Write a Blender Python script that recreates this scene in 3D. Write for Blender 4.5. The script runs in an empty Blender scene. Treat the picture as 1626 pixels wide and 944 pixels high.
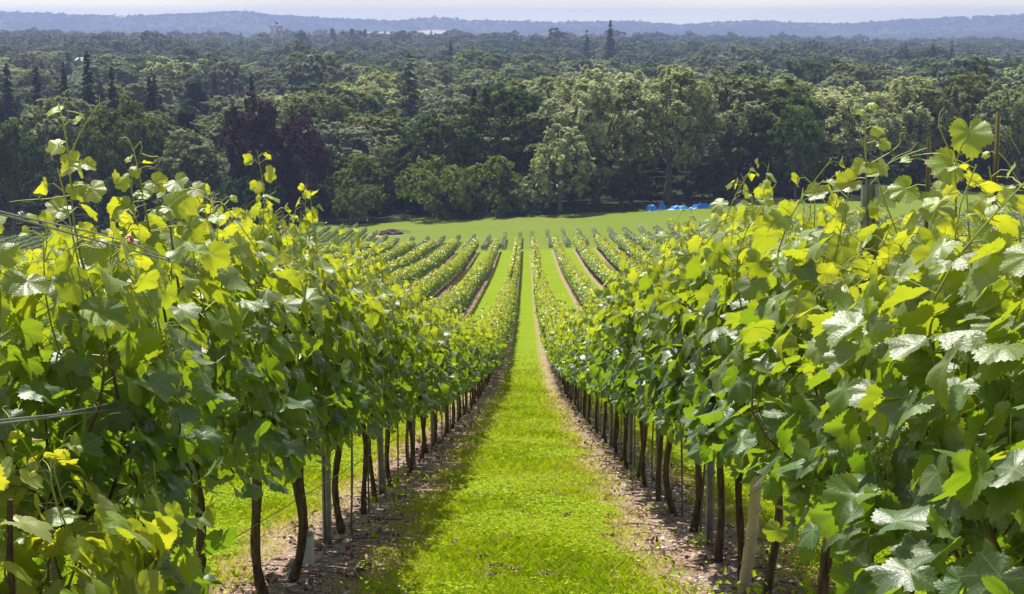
import bpy, bmesh, math, random
import numpy as np
from math import radians, sin, cos, pi
random.seed(7)
SC = bpy.context.scene
COL = SC.collection

# ------------------------------------------------------------------ camera, world, sun, exposure
PITCH = radians(10.83)
YAW = radians(0.58)
FPX = 1626 * 50 / 36.0          # focal length in photograph pixels
SUN_EL = radians(62)
SUN_AZ = radians(-28)           # measured from +Y (straight ahead), negative = to the left

cam = bpy.data.cameras.new('Camera')
cam.lens = 50; cam.sensor_width = 36; cam.clip_start = 0.05; cam.clip_end = 40000
camo = bpy.data.objects.new('Camera', cam)
camo.location = (0, 0, 0)
camo.rotation_euler = (pi / 2 - PITCH, 0, YAW)
COL.objects.link(camo)
SC.camera = camo

wd = bpy.data.worlds.new('World'); SC.world = wd; wd.use_nodes = True
nt = wd.node_tree; nt.nodes.clear()
def WN(t, **k):
    n = nt.nodes.new(t)
    for a, b in k.items(): setattr(n, a, b)
    return n
sky = WN('ShaderNodeTexSky', sky_type='NISHITA', sun_disc=False, sun_elevation=SUN_EL, sun_rotation=SUN_AZ,
         altitude=100, air_density=1.0, dust_density=2.0, ozone_density=1.5)
tc = WN('ShaderNodeTexCoord'); mp = WN('ShaderNodeMapping'); mp.inputs['Scale'].default_value = (1.3, 1.3, 16)
nz = WN('ShaderNodeTexNoise'); nz.inputs['Scale'].default_value = 2.2; nz.inputs['Detail'].default_value = 6
cr = WN('ShaderNodeValToRGB')
cr.color_ramp.elements[0].position = 0.30; cr.color_ramp.elements[0].color = (0.62, 0.62, 0.62, 1)
cr.color_ramp.elements[1].position = 0.66; cr.color_ramp.elements[1].color = (0.97, 0.97, 0.97, 1)
mx = WN('ShaderNodeMixRGB'); mx.inputs[2].default_value = (15.6, 14.3, 9.8, 1)
bg = WN('ShaderNodeBackground'); bg.inputs['Strength'].default_value = 0.07
wo = WN('ShaderNodeOutputWorld')
L = nt.links.new
L(tc.outputs['Generated'], mp.inputs[0]); L(mp.outputs[0], nz.inputs[0]); L(nz.outputs[0], cr.inputs[0])
# thin high cloud, thickest towards the horizon
sp_ = WN('ShaderNodeSeparateXYZ'); L(tc.outputs['Generated'], sp_.inputs[0])
mr = WN('ShaderNodeMapRange'); mr.inputs[1].default_value = 0.0; mr.inputs[2].default_value = 0.30
mr.inputs[3].default_value = 1.0; mr.inputs[4].default_value = 0.05
L(sp_.outputs[2], mr.inputs[0])
mm = WN('ShaderNodeMath', operation='MULTIPLY'); L(cr.outputs[0], mm.inputs[0]); L(mr.outputs[0], mm.inputs[1])
L(mm.outputs[0], mx.inputs[0]); L(sky.outputs[0], mx.inputs[1]); L(mx.outputs[0], bg.inputs[0]); L(bg.outputs[0], wo.inputs[0])

sl = bpy.data.lights.new('Sun', 'SUN'); sl.energy = 5.0; sl.angle = radians(0.5); sl.color = (1.0, 0.955, 0.88)
so = bpy.data.objects.new('Sun', sl)
so.rotation_euler = (pi / 2 - SUN_EL, 0, -SUN_AZ + pi)
from mathutils import Vector, Matrix
sdir = Vector((sin(SUN_AZ) * cos(SUN_EL), cos(SUN_AZ) * cos(SUN_EL), sin(SUN_EL)))
so.rotation_euler = sdir.to_track_quat('Z', 'Y').to_euler()
COL.objects.link(so)

SC.view_settings.view_transform = 'Standard'; SC.view_settings.look = 'None'
SC.view_settings.exposure = 0.8; SC.view_settings.gamma = 1; SC.view_settings.use_curve_mapping = False
SC.render.engine = 'CYCLES'
cy = SC.cycles
cy.use_denoising = True
cy.max_bounces = 6; cy.diffuse_bounces = 3; cy.glossy_bounces = 2; cy.transmission_bounces = 4
cy.volume_bounces = 0; cy.transparent_max_bounces = 8
cy.sample_clamp_indirect = 4.0; cy.sample_clamp_direct = 12.0

# ------------------------------------------------------------------ terrain
GY=np.array([-30,0,24,38,62,90,106,152,196,210,228,271,318,380,760,1270,1900,2540,3300,4800,5600,6300,7000,7400,9000.])
GZ=np.array([5.9,-1.13,-6.77,-9.85,-14.0,-18.3,-20.4,-26.2,-30.9,-32.9,-36.1,-40.2,-41.9,-44,-47,-45.7,-43,-42,-62,-70,-62,-38,0,-20,-60.])
def _slopes():
    h=np.diff(GY); d=np.diff(GZ)/h
    m=np.zeros(len(GY)); m[0]=d[0]; m[-1]=d[-1]
    for i in range(1,len(GY)-1):
        if d[i-1]*d[i]>0:
            w1=2*h[i]+h[i-1]; w2=h[i]+2*h[i-1]; m[i]=(w1+w2)/(w1/d[i-1]+w2/d[i])
    return m
GM=_slopes()
def prof(y):
    y=np.clip(np.asarray(y,float),GY[0],GY[-1]); i=np.clip(np.searchsorted(GY,y)-1,0,len(GY)-2)
    h=GY[i+1]-GY[i]; t=(y-GY[i])/h
    return ((2*t**3-3*t**2+1)*GZ[i]+(t**3-2*t**2+t)*h*GM[i]+(-2*t**3+3*t**2)*GZ[i+1]+(t**3-t**2)*h*GM[i+1])
def sst(a,b,y):
    t=np.clip((y-a)/(b-a),0,1); return t*t*(3-2*t)
# skyline of the far hills: bearing (as photograph column) -> height at 7 km
HX=np.array([-700,-200,0,80,190,300,380,430,560,640,690,740,900,1000,1080,1140,1190,1260,1350,1430,1520,1626,1900,2400.])
HY=np.array([30,20,22,27,31,27,22,27,34,37,31,37,41,38,43,38,35,39,42,37,33,29,26,34.])
def hill_z(x,y):
    px=813+FPX*(x/np.maximum(y,1.0)+math.tan(YAW))*1.018
    v=(472-np.interp(px,HX,HY))/FPX
    return 7000*(v*cos(PITCH)-sin(PITCH))
def ground(x,y):
    x=np.asarray(x,float); y=np.asarray(y,float)
    tilt=.052*sst(90,270,y)*(1-sst(355,610,y))
    z=prof(y)+tilt*110*np.tanh(x/110)
    # the wooded valley floor falls to the right beyond 500 m, and lies lower still past a kilometre
    a=np.clip(x/np.maximum(y,1)/0.36,-1.3,1.3)
    z=z+sst(570,1900,y)*(1-sst(4000,5400,y))*(-10*sst(-.1,1.0,a)+1.5*sst(.2,1.,-a))
    z=z+sst(570,1100,y)*(1-sst(4000,5400,y))*(2.6*np.sin(x*.011+y*.0046)+1.6*np.sin(x*.021-y*.009+1.3))
    # far hills
    w=sst(5000,7000,y)*(1-.5*sst(7050,9000,y))
    hz=hill_z(x,y)
    z=z+w*(hz+4*np.sin(x*.0031+y*.002))+(sst(5000,6000,y)*(1-sst(6300,7000,y)))*(7*np.sin(x*.0042+.7)+5*np.sin(x*.0093+y*.003))
    return z
def project(p):
    x=p[...,0]*cos(YAW)+p[...,1]*sin(YAW); y=-p[...,0]*sin(YAW)+p[...,1]*cos(YAW); z=p[...,2]
    d=y*cos(PITCH)-z*sin(PITCH); up=y*sin(PITCH)+z*cos(PITCH)
    return 813+FPX*x/d, 472-FPX*up/d, d
def bearing(px, Y):
    """world x at forward distance Y for a thing seen in photograph column px"""
    d=Y*cos(PITCH)-float(prof(Y))*sin(PITCH)
    return (px-813)/FPX*d-Y*math.tan(YAW)
def at_pixel(px, py, d):
    """the point at depth d on the line of sight through a photograph pixel"""
    lat=(px-813)/FPX*d; up=(472-py)/FPX*d
    f=d*cos(PITCH)+up*sin(PITCH); z=-d*sin(PITCH)+up*cos(PITCH)
    return np.array([lat*cos(YAW)-f*sin(YAW),f*cos(YAW)+lat*sin(YAW),z])
def height_for(py, Y):
    """height of the line of sight through photograph row py at distance Y"""
    return Y*math.tan(math.atan((472-py)/FPX)-PITCH)

# ------------------------------------------------------------------ object helpers
def tag(o, label=None, cat=None, group=None, kind=None):
    if label: o['label']=label
    if cat: o['category']=cat
    if group: o['group']=group
    if kind: o['kind']=kind
    return o
def empty(name, loc, rz=0.0, label=None, cat=None, group=None):
    o=bpy.data.objects.new(name,None); o.empty_display_size=.2
    o.location=loc; o.rotation_euler=(0,0,rz); COL.objects.link(o)
    return tag(o,label,cat,group)
def link(name, me, parent=None, mats=None, label=None, cat=None, group=None, kind=None, loc=None):
    o=bpy.data.objects.new(name,me); COL.objects.link(o)
    if parent is not None: o.parent=parent
    if loc is not None: o.location=loc
    return tag(o,label,cat,group,kind)

class MB:
    """collects vertices and faces as arrays, then builds one mesh"""
    def __init__(s): s.v=[];s.f=[];s.m=[];s.n=0;s.at={};s.uv=[];s.sm=[]
    def add(s, verts, faces, mat=0, smooth=True, uv=None, **att):
        """faces: int array (k,3) or (k,4) relative to verts"""
        verts=np.asarray(verts,np.float32).reshape(-1,3); faces=np.asarray(faces,np.int64)
        s.v.append(verts); s.f.append(faces+s.n); s.m.append(np.full(len(faces),mat,np.int32)); s.sm.append(np.full(len(faces),smooth))
        s.uv.append(np.zeros((len(verts),2),np.float32) if uv is None else np.asarray(uv,np.float32).reshape(-1,2))
        for k in set(list(att)+list(s.at)):
            if k not in s.at: s.at[k]=[np.zeros(s.n,np.float32)] if s.n else []
            a=att.get(k,0.0); s.at[k].append(np.broadcast_to(np.asarray(a,np.float32),(len(verts),)).copy())
        s.n+=len(verts)
    def mesh(s, name, mats, uv=False):
        me=bpy.data.meshes.new(name)
        V=np.concatenate(s.v); me.vertices.add(len(V)); me.vertices.foreach_set('co',V.ravel())
        lens=np.concatenate([np.full(len(f),f.shape[1],np.int32) for f in s.f]); loops=np.concatenate([f.ravel() for f in s.f]).astype(np.int32)
        me.loops.add(len(loops)); me.loops.foreach_set('vertex_index',loops)
        me.polygons.add(len(lens)); st=np.concatenate([[0],np.cumsum(lens)[:-1]]).astype(np.int32)
        me.polygons.foreach_set('loop_start',st); me.polygons.foreach_set('loop_total',lens)
        me.polygons.foreach_set('material_index',np.concatenate(s.m)); me.polygons.foreach_set('use_smooth',np.concatenate(s.sm))
        for k,a in s.at.items():
            at=me.attributes.new(k,'FLOAT','POINT'); at.data.foreach_set('value',np.concatenate(a))
        if uv:
            l=me.uv_layers.new(name='UVMap'); l.data.foreach_set('uv',np.concatenate(s.uv)[loops].ravel())
        for m in mats: me.materials.append(m)
        me.update(calc_edges=True); me.validate()
        return me

def norm(a): return a/np.maximum(np.linalg.norm(a,axis=-1,keepdims=True),1e-9)
def tube(mb, pts, rad, sides=6, mat=0, cap=True, squash=None, **att):
    pts=np.asarray(pts,float); n=len(pts); rad=np.broadcast_to(np.asarray(rad,float),(n,))
    T=np.gradient(pts,axis=0); T=norm(T)
    ref=np.array([1.0,0,0]) if abs(T[0][0])<.8 else np.array([0,1.0,0])
    A=[];
    a=ref-T[0]*np.dot(ref,T[0]); a/=np.linalg.norm(a)
    for i in range(n):
        a=a-T[i]*np.dot(a,T[i]); a/=max(np.linalg.norm(a),1e-9); A.append(a.copy())
    A=np.array(A); B=np.cross(T,A)
    ang=np.arange(sides)*2*pi/sides
    ring=pts[:,None,:]+rad[:,None,None]*(np.cos(ang)[None,:,None]*A[:,None,:]+np.sin(ang)[None,:,None]*B[:,None,:])
    V=ring.reshape(-1,3)
    i=np.arange(n-1)[:,None]*sides; j=np.arange(sides)[None,:]; k=(j+1)%sides
    F=np.stack([i+j,i+k,i+sides+k,i+sides+j],-1).reshape(-1,4)
    at={}
    for q,a_ in att.items():
        a_=np.asarray(a_,float); at[q]=np.repeat(a_,sides) if a_.ndim else a_
    mb.add(V,F,mat,**at)
    if cap:
        at2={q:(a_[-sides:] if np.ndim(a_) else a_) for q,a_ in at.items()}
        Vc=np.concatenate([V[-sides:],pts[-1:]]); 
        at2={q:(np.append(a_,a_[-1]) if np.ndim(a_) else a_) for q,a_ in at2.items()}
        mb.add(Vc,np.stack([np.arange(sides),(np.arange(sides)+1)%sides,np.full(sides,sides)],-1),mat,**at2)
def box(mb, c, s, mat=0, rz=0.0):
    x,y,z=[q/2 for q in s]
    V=np.array([[-x,-y,-z],[x,-y,-z],[x,y,-z],[-x,y,-z],[-x,-y,z],[x,-y,z],[x,y,z],[-x,y,z]])
    R=np.array([[cos(rz),-sin(rz),0],[sin(rz),cos(rz),0],[0,0,1]])
    mb.add(V@R.T+np.array(c),[[0,3,2,1],[4,5,6,7],[0,1,5,4],[1,2,6,5],[2,3,7,6],[3,0,4,7]],mat,smooth=False)

# ------------------------------------------------------------------ materials
def mat(name):
    m=bpy.data.materials.new(name); m.use_nodes=True; n=m.node_tree; n.nodes.clear()
    return m,n
class NB:
    def __init__(s,n): s.n=n
    def __call__(s,t,ins=None,**k):
        nd=s.n.nodes.new(t)
        for a,b in k.items(): setattr(nd,a,b)
        for a,b in (ins or {}).items():
            if isinstance(b,bpy.types.NodeSocket): s.n.links.new(b,nd.inputs[a])
            else: nd.inputs[a].default_value=b
        return nd
    def math(s,op,a,b=0.0,c=0.0,clamp=False):
        return s('ShaderNodeMath',{0:a,1:b,2:c},operation=op,use_clamp=clamp).outputs[0]
    def ramp(s,fac,stops,interp='LINEAR'):
        r=s('ShaderNodeValToRGB',{0:fac}); e=r.color_ramp.elements; r.color_ramp.interpolation=interp
        while len(e)<len(stops): e.new(.5)
        for x,(p,c) in zip(e,stops):
            x.position=p; x.color=(c,c,c,1) if not hasattr(c,'__len__') else (*c,1)
        return r.outputs[0]
    def mix(s,f,a,b,blend='MIX'):
        def k(x): return x if isinstance(x,bpy.types.NodeSocket) else (*x,1)
        return s('ShaderNodeMixRGB',{0:f,1:k(a),2:k(b)},blend_type=blend).outputs[0]
    def noise(s,scale,detail=4,vec=None,rough=.55):
        i={'Scale':scale,'Detail':detail,'Roughness':rough}
        if vec is not None: i['Vector']=vec
        return s('ShaderNodeTexNoise',i).outputs[0]
    def out(s,surf): s('ShaderNodeOutputMaterial',{0:surf})
def simple(name, c1, c2=None, scale=20, rough=.8, bump=0.0, metallic=0.0, spec=.3, bscale=None, coord='Object', stretch=None):
    m,n=mat(name); B=NB(n)
    tc=B('ShaderNodeTexCoord').outputs[coord]
    if stretch: tc=B('ShaderNodeMapping',{0:tc,3:stretch}).outputs[0]
    f=B.noise(scale,5,tc)
    col=B.ramp(f,[(.3,c1),(.7,c2 or c1)])
    p=B('ShaderNodeBsdfPrincipled',{'Base Color':col,'Roughness':rough,'Metallic':metallic,'Specular IOR Level':spec})
    if bump:
        b=B('ShaderNodeBump',{'Strength':bump,'Distance':.02,'Height':B.noise(bscale or scale*2,6,tc)}); n.links.new(b.outputs[0],p.inputs['Normal'])
    B.out(p.outputs[0]); return m

def leaf_mat(name, old, young, trans_old, trans_young, under=(.16,.22,.10), veins=True):
    m,n=mat(name); B=NB(n)
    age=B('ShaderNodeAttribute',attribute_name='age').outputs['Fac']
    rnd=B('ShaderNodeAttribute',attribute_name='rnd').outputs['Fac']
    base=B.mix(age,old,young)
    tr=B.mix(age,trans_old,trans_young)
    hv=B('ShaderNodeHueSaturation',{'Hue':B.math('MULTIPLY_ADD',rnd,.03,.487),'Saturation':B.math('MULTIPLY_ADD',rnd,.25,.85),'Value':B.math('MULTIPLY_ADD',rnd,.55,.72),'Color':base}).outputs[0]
    col=hv; rough=.46; normal=None
    if veins:
        uv=B('ShaderNodeUVMap',uv_map='UVMap').outputs[0]
        s=B('ShaderNodeSeparateXYZ',{0:uv}); u,v=s.outputs[0],s.outputs[1]
        au=B.math('ABSOLUTE',u)
        d=None
        for a in (0.0,52.0,104.0):
            ca,sa=cos(radians(a)),sin(radians(a))
            dist=B.math('ABSOLUTE',B.math('SUBTRACT',B.math('MULTIPLY',au,ca),B.math('MULTIPLY',v,sa)))
            along=B.math('ADD',B.math('MULTIPLY',au,sa),B.math('MULTIPLY',v,ca))
            dist=B.math('ADD',dist,B.math('MULTIPLY',B.math('LESS_THAN',along,0.0),1.0))
            # side veins, herring-bone off each main vein
            d=dist if d is None else B.math('MINIMUM',d,dist)
        main=B.math('SUBTRACT',1.0,B.math('DIVIDE',d,.022),clamp=True)
        w=B('ShaderNodeTexVoronoi',{'Vector':uv,'Scale':7.0},feature='DISTANCE_TO_EDGE').outputs['Distance']
        net=B.math('SUBTRACT',1.0,B.math('DIVIDE',w,.05),clamp=True)
        mask=B.math('MAXIMUM',B.math('MULTIPLY',main,.75),B.math('MULTIPLY',net,.12))
        blot=B('ShaderNodeAttribute',attribute_name='rnd').outputs['Fac']
        hv=B.mix(B.ramp(B.noise(3.5,4,B('ShaderNodeVectorMath',{0:uv,1:B('ShaderNodeCombineXYZ',{0:B.math('MULTIPLY',blot,91.0)}).outputs[0]},operation='ADD').outputs[0]),[(.5,0.),(.75,.35)]),hv,(.11,.15,.03))
        rad=B.math('SQRT',B.math('ADD',B.math('MULTIPLY',u,u),B.math('MULTIPLY',v,v)))
        scorch=B.math('MULTIPLY',B.math('GREATER_THAN',blot,.86),B.ramp(B.math('ADD',rad,B.math('MULTIPLY',B.math('SUBTRACT',B.noise(5,4,uv),.5),1.3)),[(.80,0.),(.92,1.)]))
        hv=B.mix(B.math('MULTIPLY',scorch,.85),hv,(.17,.095,.035))
        col=B.mix(mask,hv,(.22,.30,.08))
        hgt=B.math('ADD',B.math('SUBTRACT',B.math('MINIMUM',B.math('MULTIPLY',w,1.6),.4),B.math('MULTIPLY',main,.25)),B.math('MULTIPLY',B.noise(26,3,uv),.5))
        normal=B('ShaderNodeBump',{'Strength':.30,'Distance':.0035,'Height':hgt}).outputs[0]
        tr=B.mix(B.math('MULTIPLY',scorch,.8),tr,(.22,.10,.02)); tr=B.mix(B.math('MULTIPLY',mask,.6),tr,B.mix(.5,tr,(.1,.15,.02)))
    bf=B('ShaderNodeNewGeometry').outputs['Backfacing']
    col=B.mix(B.math('MULTIPLY',bf,.55),col,under)
    p=B('ShaderNodeBsdfPrincipled',{'Base Color':col,'Roughness':rough,'Specular IOR Level':1.0,'Coat Weight':.25,'Coat Roughness':.5})
    t=B('ShaderNodeBsdfTranslucent',{'Color':tr})
    if normal is not None: n.links.new(normal,p.inputs['Normal'])
    mxs=B('ShaderNodeMixShader',{0:.38,1:p.outputs[0],2:t.outputs[0]})
    B.out(mxs.outputs[0]); return m

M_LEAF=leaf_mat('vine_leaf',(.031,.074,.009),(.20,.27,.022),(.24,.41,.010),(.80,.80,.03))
M_LEAF_FAR=leaf_mat('vine_leaf_far',(.055,.110,.020),(.22,.28,.035),(.27,.42,.014),(.80,.80,.04),veins=False)
M_LEAF_PALE=leaf_mat('young_block_leaf',(.11,.16,.07),(.20,.25,.10),(.26,.36,.10),(.42,.48,.16),veins=False)
def stem_mat():
    m,n=mat('green_shoot'); B=NB(n)
    age=B('ShaderNodeAttribute',attribute_name='age').outputs['Fac']
    col=B.ramp(age,[(0,(.055,.022,.012)),(.35,(.10,.05,.018)),(.75,(.22,.26,.04)),(1,(.36,.40,.08))])
    p=B('ShaderNodeBsdfPrincipled',{'Base Color':col,'Roughness':.5}); B.out(p.outputs[0]); return m
M_STEM=stem_mat()
M_BARK=simple('vine_bark',(.045,.030,.021),(.17,.12,.085),60,.95,.9,stretch=(1,1,.18),spec=.1)
M_STEEL=simple('galvanised_steel',(.16,.16,.175),(.32,.32,.34),14,.5,.1,metallic=.6)
M_WIRE=simple('wire',(.25,.25,.26),(.4,.4,.4),10,.4,metallic=.8)
M_CANE=simple('bamboo_cane',(.12,.10,.075),(.26,.21,.15),30,.7,.2,stretch=(1,1,.1))

# tree foliage: tint per object colour (individual trees) or per instance random (far wood)
def tree_leaf_mat(name, stops=None):
    m,n=mat(name); B=NB(n)
    tint=B('ShaderNodeAttribute',attribute_name='tint').outputs['Fac']
    oi=B('ShaderNodeObjectInfo')
    base=oi.outputs['Color'] if stops is None else B.ramp(oi.outputs['Random'],stops)
    col=B('ShaderNodeHueSaturation',{'Hue':B.math('MULTIPLY_ADD',tint,-.035,.517),'Saturation':1.0,'Value':B.math('MULTIPLY_ADD',tint,.9,.5),'Color':base}).outputs[0]
    p=B('ShaderNodeBsdfPrincipled',{'Base Color':col,'Roughness':.8,'Specular IOR Level':.15})
    t=B('ShaderNodeBsdfTranslucent',{'Color':B.mix(.4,col,B.mix(1.0,col,(1.6,1.7,.5),'MULTIPLY'))})
    B.out(B('ShaderNodeMixShader',{0:.30,1:p.outputs[0],2:t.outputs[0]}).outputs[0]); return m
M_TREE=tree_leaf_mat('tree_foliage')
M_WOOD=tree_leaf_mat('distant_foliage',[(0,(.075,.115,.038)),(.22,(.13,.17,.07)),(.42,(.045,.075,.032)),(.6,(.18,.20,.105)),(.8,(.085,.13,.042)),(1,(.20,.215,.11))])
M_WOODC=tree_leaf_mat('distant_conifer',[(0,(.025,.046,.026)),(1,(.045,.07,.036))])
M_TRUNK=simple('tree_bark',(.09,.07,.055),(.20,.165,.13),3,.95,.5,stretch=(1,1,.2))
M_PINEBARK=simple('pine_bark',(.14,.075,.045),(.2,.12,.08),3,.95,.4)
# ================================================================== GROUND
S=2.93; X0=-1.147; X1=1.053             # row spacing; x of the rows left and right of the (narrower) path
def row_x(m): return X0+S*m if m<=0 else X1+S*(m-1)
K=1.27
Y_END1=195.0; Y_ST2=227.0; Y_END2=270.0
TREE_Y=318.0
def ground_mat():
    m,n=mat('ground'); B=NB(n)
    P=B('ShaderNodeNewGeometry').outputs['Position']
    s=B('ShaderNodeSeparateXYZ',{0:P}); x,y=s.outputs[0],s.outputs[1]
    wob=B.math('MULTIPLY',B.math('SUBTRACT',B.noise(1.6,4,P),.5),.30)
    wob2=B.math('MULTIPLY',B.math('SUBTRACT',B.noise(9,4,P),.5),.22)
    e=B.math('MAXIMUM',B.math('SUBTRACT',X0,x),B.math('SUBTRACT',x,X1))
    fr=B.math('ABSOLUTE',B.math('SUBTRACT',B.math('FRACT',B.math('ADD',B.math('DIVIDE',e,S),.5)),.5))
    inside=B.math('LESS_THAN',e,0.0)
    dd=B.math('ADD',B.math('MULTIPLY',B.math('MULTIPLY',fr,S),B.math('SUBTRACT',1.0,inside)),B.math('MULTIPLY',B.math('MULTIPLY',e,-1.0),inside))
    d=B.math('ADD',dd,B.math('ADD',wob,wob2))        # distance to the nearest vine row
    # grass
    g1=B.noise(.9,5,P); g2=B.noise(14,5,P,.7); g3=B.noise(70,3,P,.7)
    grass=B.ramp(B.math('ADD',B.math('MULTIPLY',g2,.6),B.math('MULTIPLY',g3,.4)),[(.3,(.080,.135,.006)),(.5,(.140,.205,.009)),(.7,(.205,.260,.016))])
    grass=B.mix(B.ramp(g1,[(.45,0.),(.75,.5)]),grass,(.22,.245,.03))
    grass=B.mix(B.ramp(B.noise(5.5,5,P,.65),[(.62,0.),(.72,.55)]),grass,(.20,.16,.07))
    # mown bands across the far aisles
    st=B.noise(1.0,3,B('ShaderNodeMapping',{0:P,3:(.25,1.1,.3)}).outputs[0])
    grass=B.mix(B.ramp(st,[(.45,0.),(.62,.35)]),grass,(.22,.29,.022))
    dry=B.mix(g2,(.20,.15,.08),(.34,.265,.15))
    # soil: pinkish brown with pale chalk stones and reddish litter
    so1=B.ramp(B.noise(18,6,P,.7),[(.3,(.12,.080,.056)),(.55,(.27,.19,.145)),(.75,(.40,.31,.25))])
    vo=B('ShaderNodeTexVoronoi',{'Vector':P,'Scale':26.0,'Randomness':1.0}); 
    stone=B.math('MULTIPLY',B.ramp(vo.outputs['Distance'],[(.18,1.),(.30,0.)]),B.ramp(B('ShaderNodeSeparateXYZ',{0:vo.outputs['Color']}).outputs[0],[(.55,0.),(.6,1.)]))
    soil=B.mix(stone,so1,(.50,.45,.40))
    vo2=B('ShaderNodeTexVoronoi',{'Vector':P,'Scale':17.0})
    lit=B.math('MULTIPLY',B.ramp(vo2.outputs['Distance'],[(.22,1.),(.34,0.)]),B.ramp(B('ShaderNodeSeparateXYZ',{0:vo2.outputs['Color']}).outputs[1],[(.6,0.),(.65,1.)]))
    soil=B.mix(B.math('MULTIPLY',lit,.85),soil,(.14,.055,.028))
    row=B.mix(B.ramp(d,[(.24,0.),(.34,1.)]),soil,dry)
    vine=B.mix(B.ramp(d,[(.45,0.),(.64,1.)]),row,grass)
    field=B.mix(B.noise(2.6,6,P,.7),(.075,.125,.012),(.165,.215,.024))
    field=B.mix(B.ramp(B.noise(.11,5,P,.65),[(.42,0.),(.62,.7)]),field,(.155,.165,.045))
    field=B.mix(B.ramp(B.noise(.6,4,B('ShaderNodeMapping',{0:P,3:(.12,1,1)}).outputs[0]),[(.5,0.),(.6,.35)]),field,(.10,.165,.02))
    grass=B.mix(B('ShaderNodeMapRange',{0:y,1:150.,2:225.}).outputs[0],grass,field)
    in1=B.math('LESS_THAN',y,Y_END1+.6)
    in2=B.math('MULTIPLY',B.math('GREATER_THAN',y,Y_ST2-.6),B.math('LESS_THAN',y,Y_END2+.5))
    vine2=B.mix(B.ramp(d,[(.12,0.),(.30,1.)]),B.mix(.5,grass,dry),grass)
    col=B.mix(in1,B.mix(in2,grass,vine2),vine)
    # bare earth round the brush heap
    bx=B.math('DIVIDE',B.math('ADD',x,HEAP[0]*-1+2.2),4.6); by=B.math('DIVIDE',B.math('SUBTRACT',y,HEAP[1]),4.2)
    br=B.math('SQRT',B.math('ADD',B.math('MULTIPLY',bx,bx),B.math('MULTIPLY',by,by)))
    br=B.math('ADD',br,B.math('MULTIPLY',B.math('SUBTRACT',B.noise(.5,4,P),.5),.9))
    col=B.mix(B.ramp(br,[(.75,1.),(1.05,0.)]),col,(.30,.20,.13))
    # wood floor, then far country with a few pale fields on the hills
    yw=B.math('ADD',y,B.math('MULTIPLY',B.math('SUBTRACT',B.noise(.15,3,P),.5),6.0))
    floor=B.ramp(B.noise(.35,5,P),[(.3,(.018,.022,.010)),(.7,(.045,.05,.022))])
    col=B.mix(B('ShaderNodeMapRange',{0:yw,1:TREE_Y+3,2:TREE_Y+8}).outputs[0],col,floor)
    hn=B.noise(.012,8,P,.7)
    hill=B.ramp(hn,[(.35,(.020,.034,.018)),(.5,(.038,.055,.026)),(.62,(.06,.075,.035))])
    fv=B('ShaderNodeTexVoronoi',{'Vector':B('ShaderNodeMapping',{0:P,3:(.0022,.0016,0)}).outputs[0],'Scale':1.0})
    fm=B.ramp(B('ShaderNodeSeparateXYZ',{0:fv.outputs['Color']}).outputs[0],[(.80,0.),(.82,1.)])
    hill=B.mix(B.math('MULTIPLY',fm,.3),hill,(.10,.12,.05))
    # the pinkish stubble field below the ridge
    fx=B.math('DIVIDE',B.math('SUBTRACT',x,FIELD[0]),230.0); fy=B.math('DIVIDE',B.math('SUBTRACT',y,FIELD[1]),260.0)
    fq=B.math('ADD',B.math('MAXIMUM',B.math('ABSOLUTE',fx),B.math('ABSOLUTE',fy)),B.math('MULTIPLY',B.math('SUBTRACT',B.noise(.01,4,P),.5),.7))
    hill=B.mix(B.ramp(fq,[(.8,1.),(.9,0.)]),hill,(.46,.36,.29))
    col=B.mix(B('ShaderNodeMapRange',{0:y,1:3600.,2:4200.}).outputs[0],col,hill)
    h=B.math('ADD',B.math('MULTIPLY',B.noise(40,6,P,.7),.6),B.math('MULTIPLY',stone,.5))
    bmp=B('ShaderNodeBump',{'Strength':.5,'Distance':.03,'Height':h}).outputs[0]
    p=B('ShaderNodeBsdfPrincipled',{'Base Color':col,'Roughness':1.0,'Specular IOR Level':.04,'Normal':bmp})
    B.out(p.outputs[0]); return m
HEAP=(bearing(627,290),290.0)
FIELD=(bearing(632,6150),6150.0)
def build_ground():
    ys=np.concatenate([np.arange(-6,40,.5),np.arange(40,300,2.5),np.geomspace(300,9000,110)])
    us=np.concatenate([-np.geomspace(.6,.02,34),[0],np.geomspace(.02,.6,34)])
    fine=np.linspace(-.6,.6,241)
    us=fine
    XX=us[None,:]*(ys[:,None]*0+np.maximum(ys[:,None],0)+25)
    YY=np.broadcast_to(ys[:,None],XX.shape)
    ZZ=ground(XX,YY)
    V=np.stack([XX,YY,ZZ],-1).reshape(-1,3); nx=len(us); ny=len(ys)
    i=np.arange(ny-1)[:,None]*nx; j=np.arange(nx-1)[None,:]
    F=np.stack([i+j,i+j+1,i+nx+j+1,i+nx+j],-1).reshape(-1,4)
    mb=MB(); mb.add(V,F); link('ground',mb.mesh('ground',[ground_mat()]),kind='structure')
build_ground()

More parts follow.
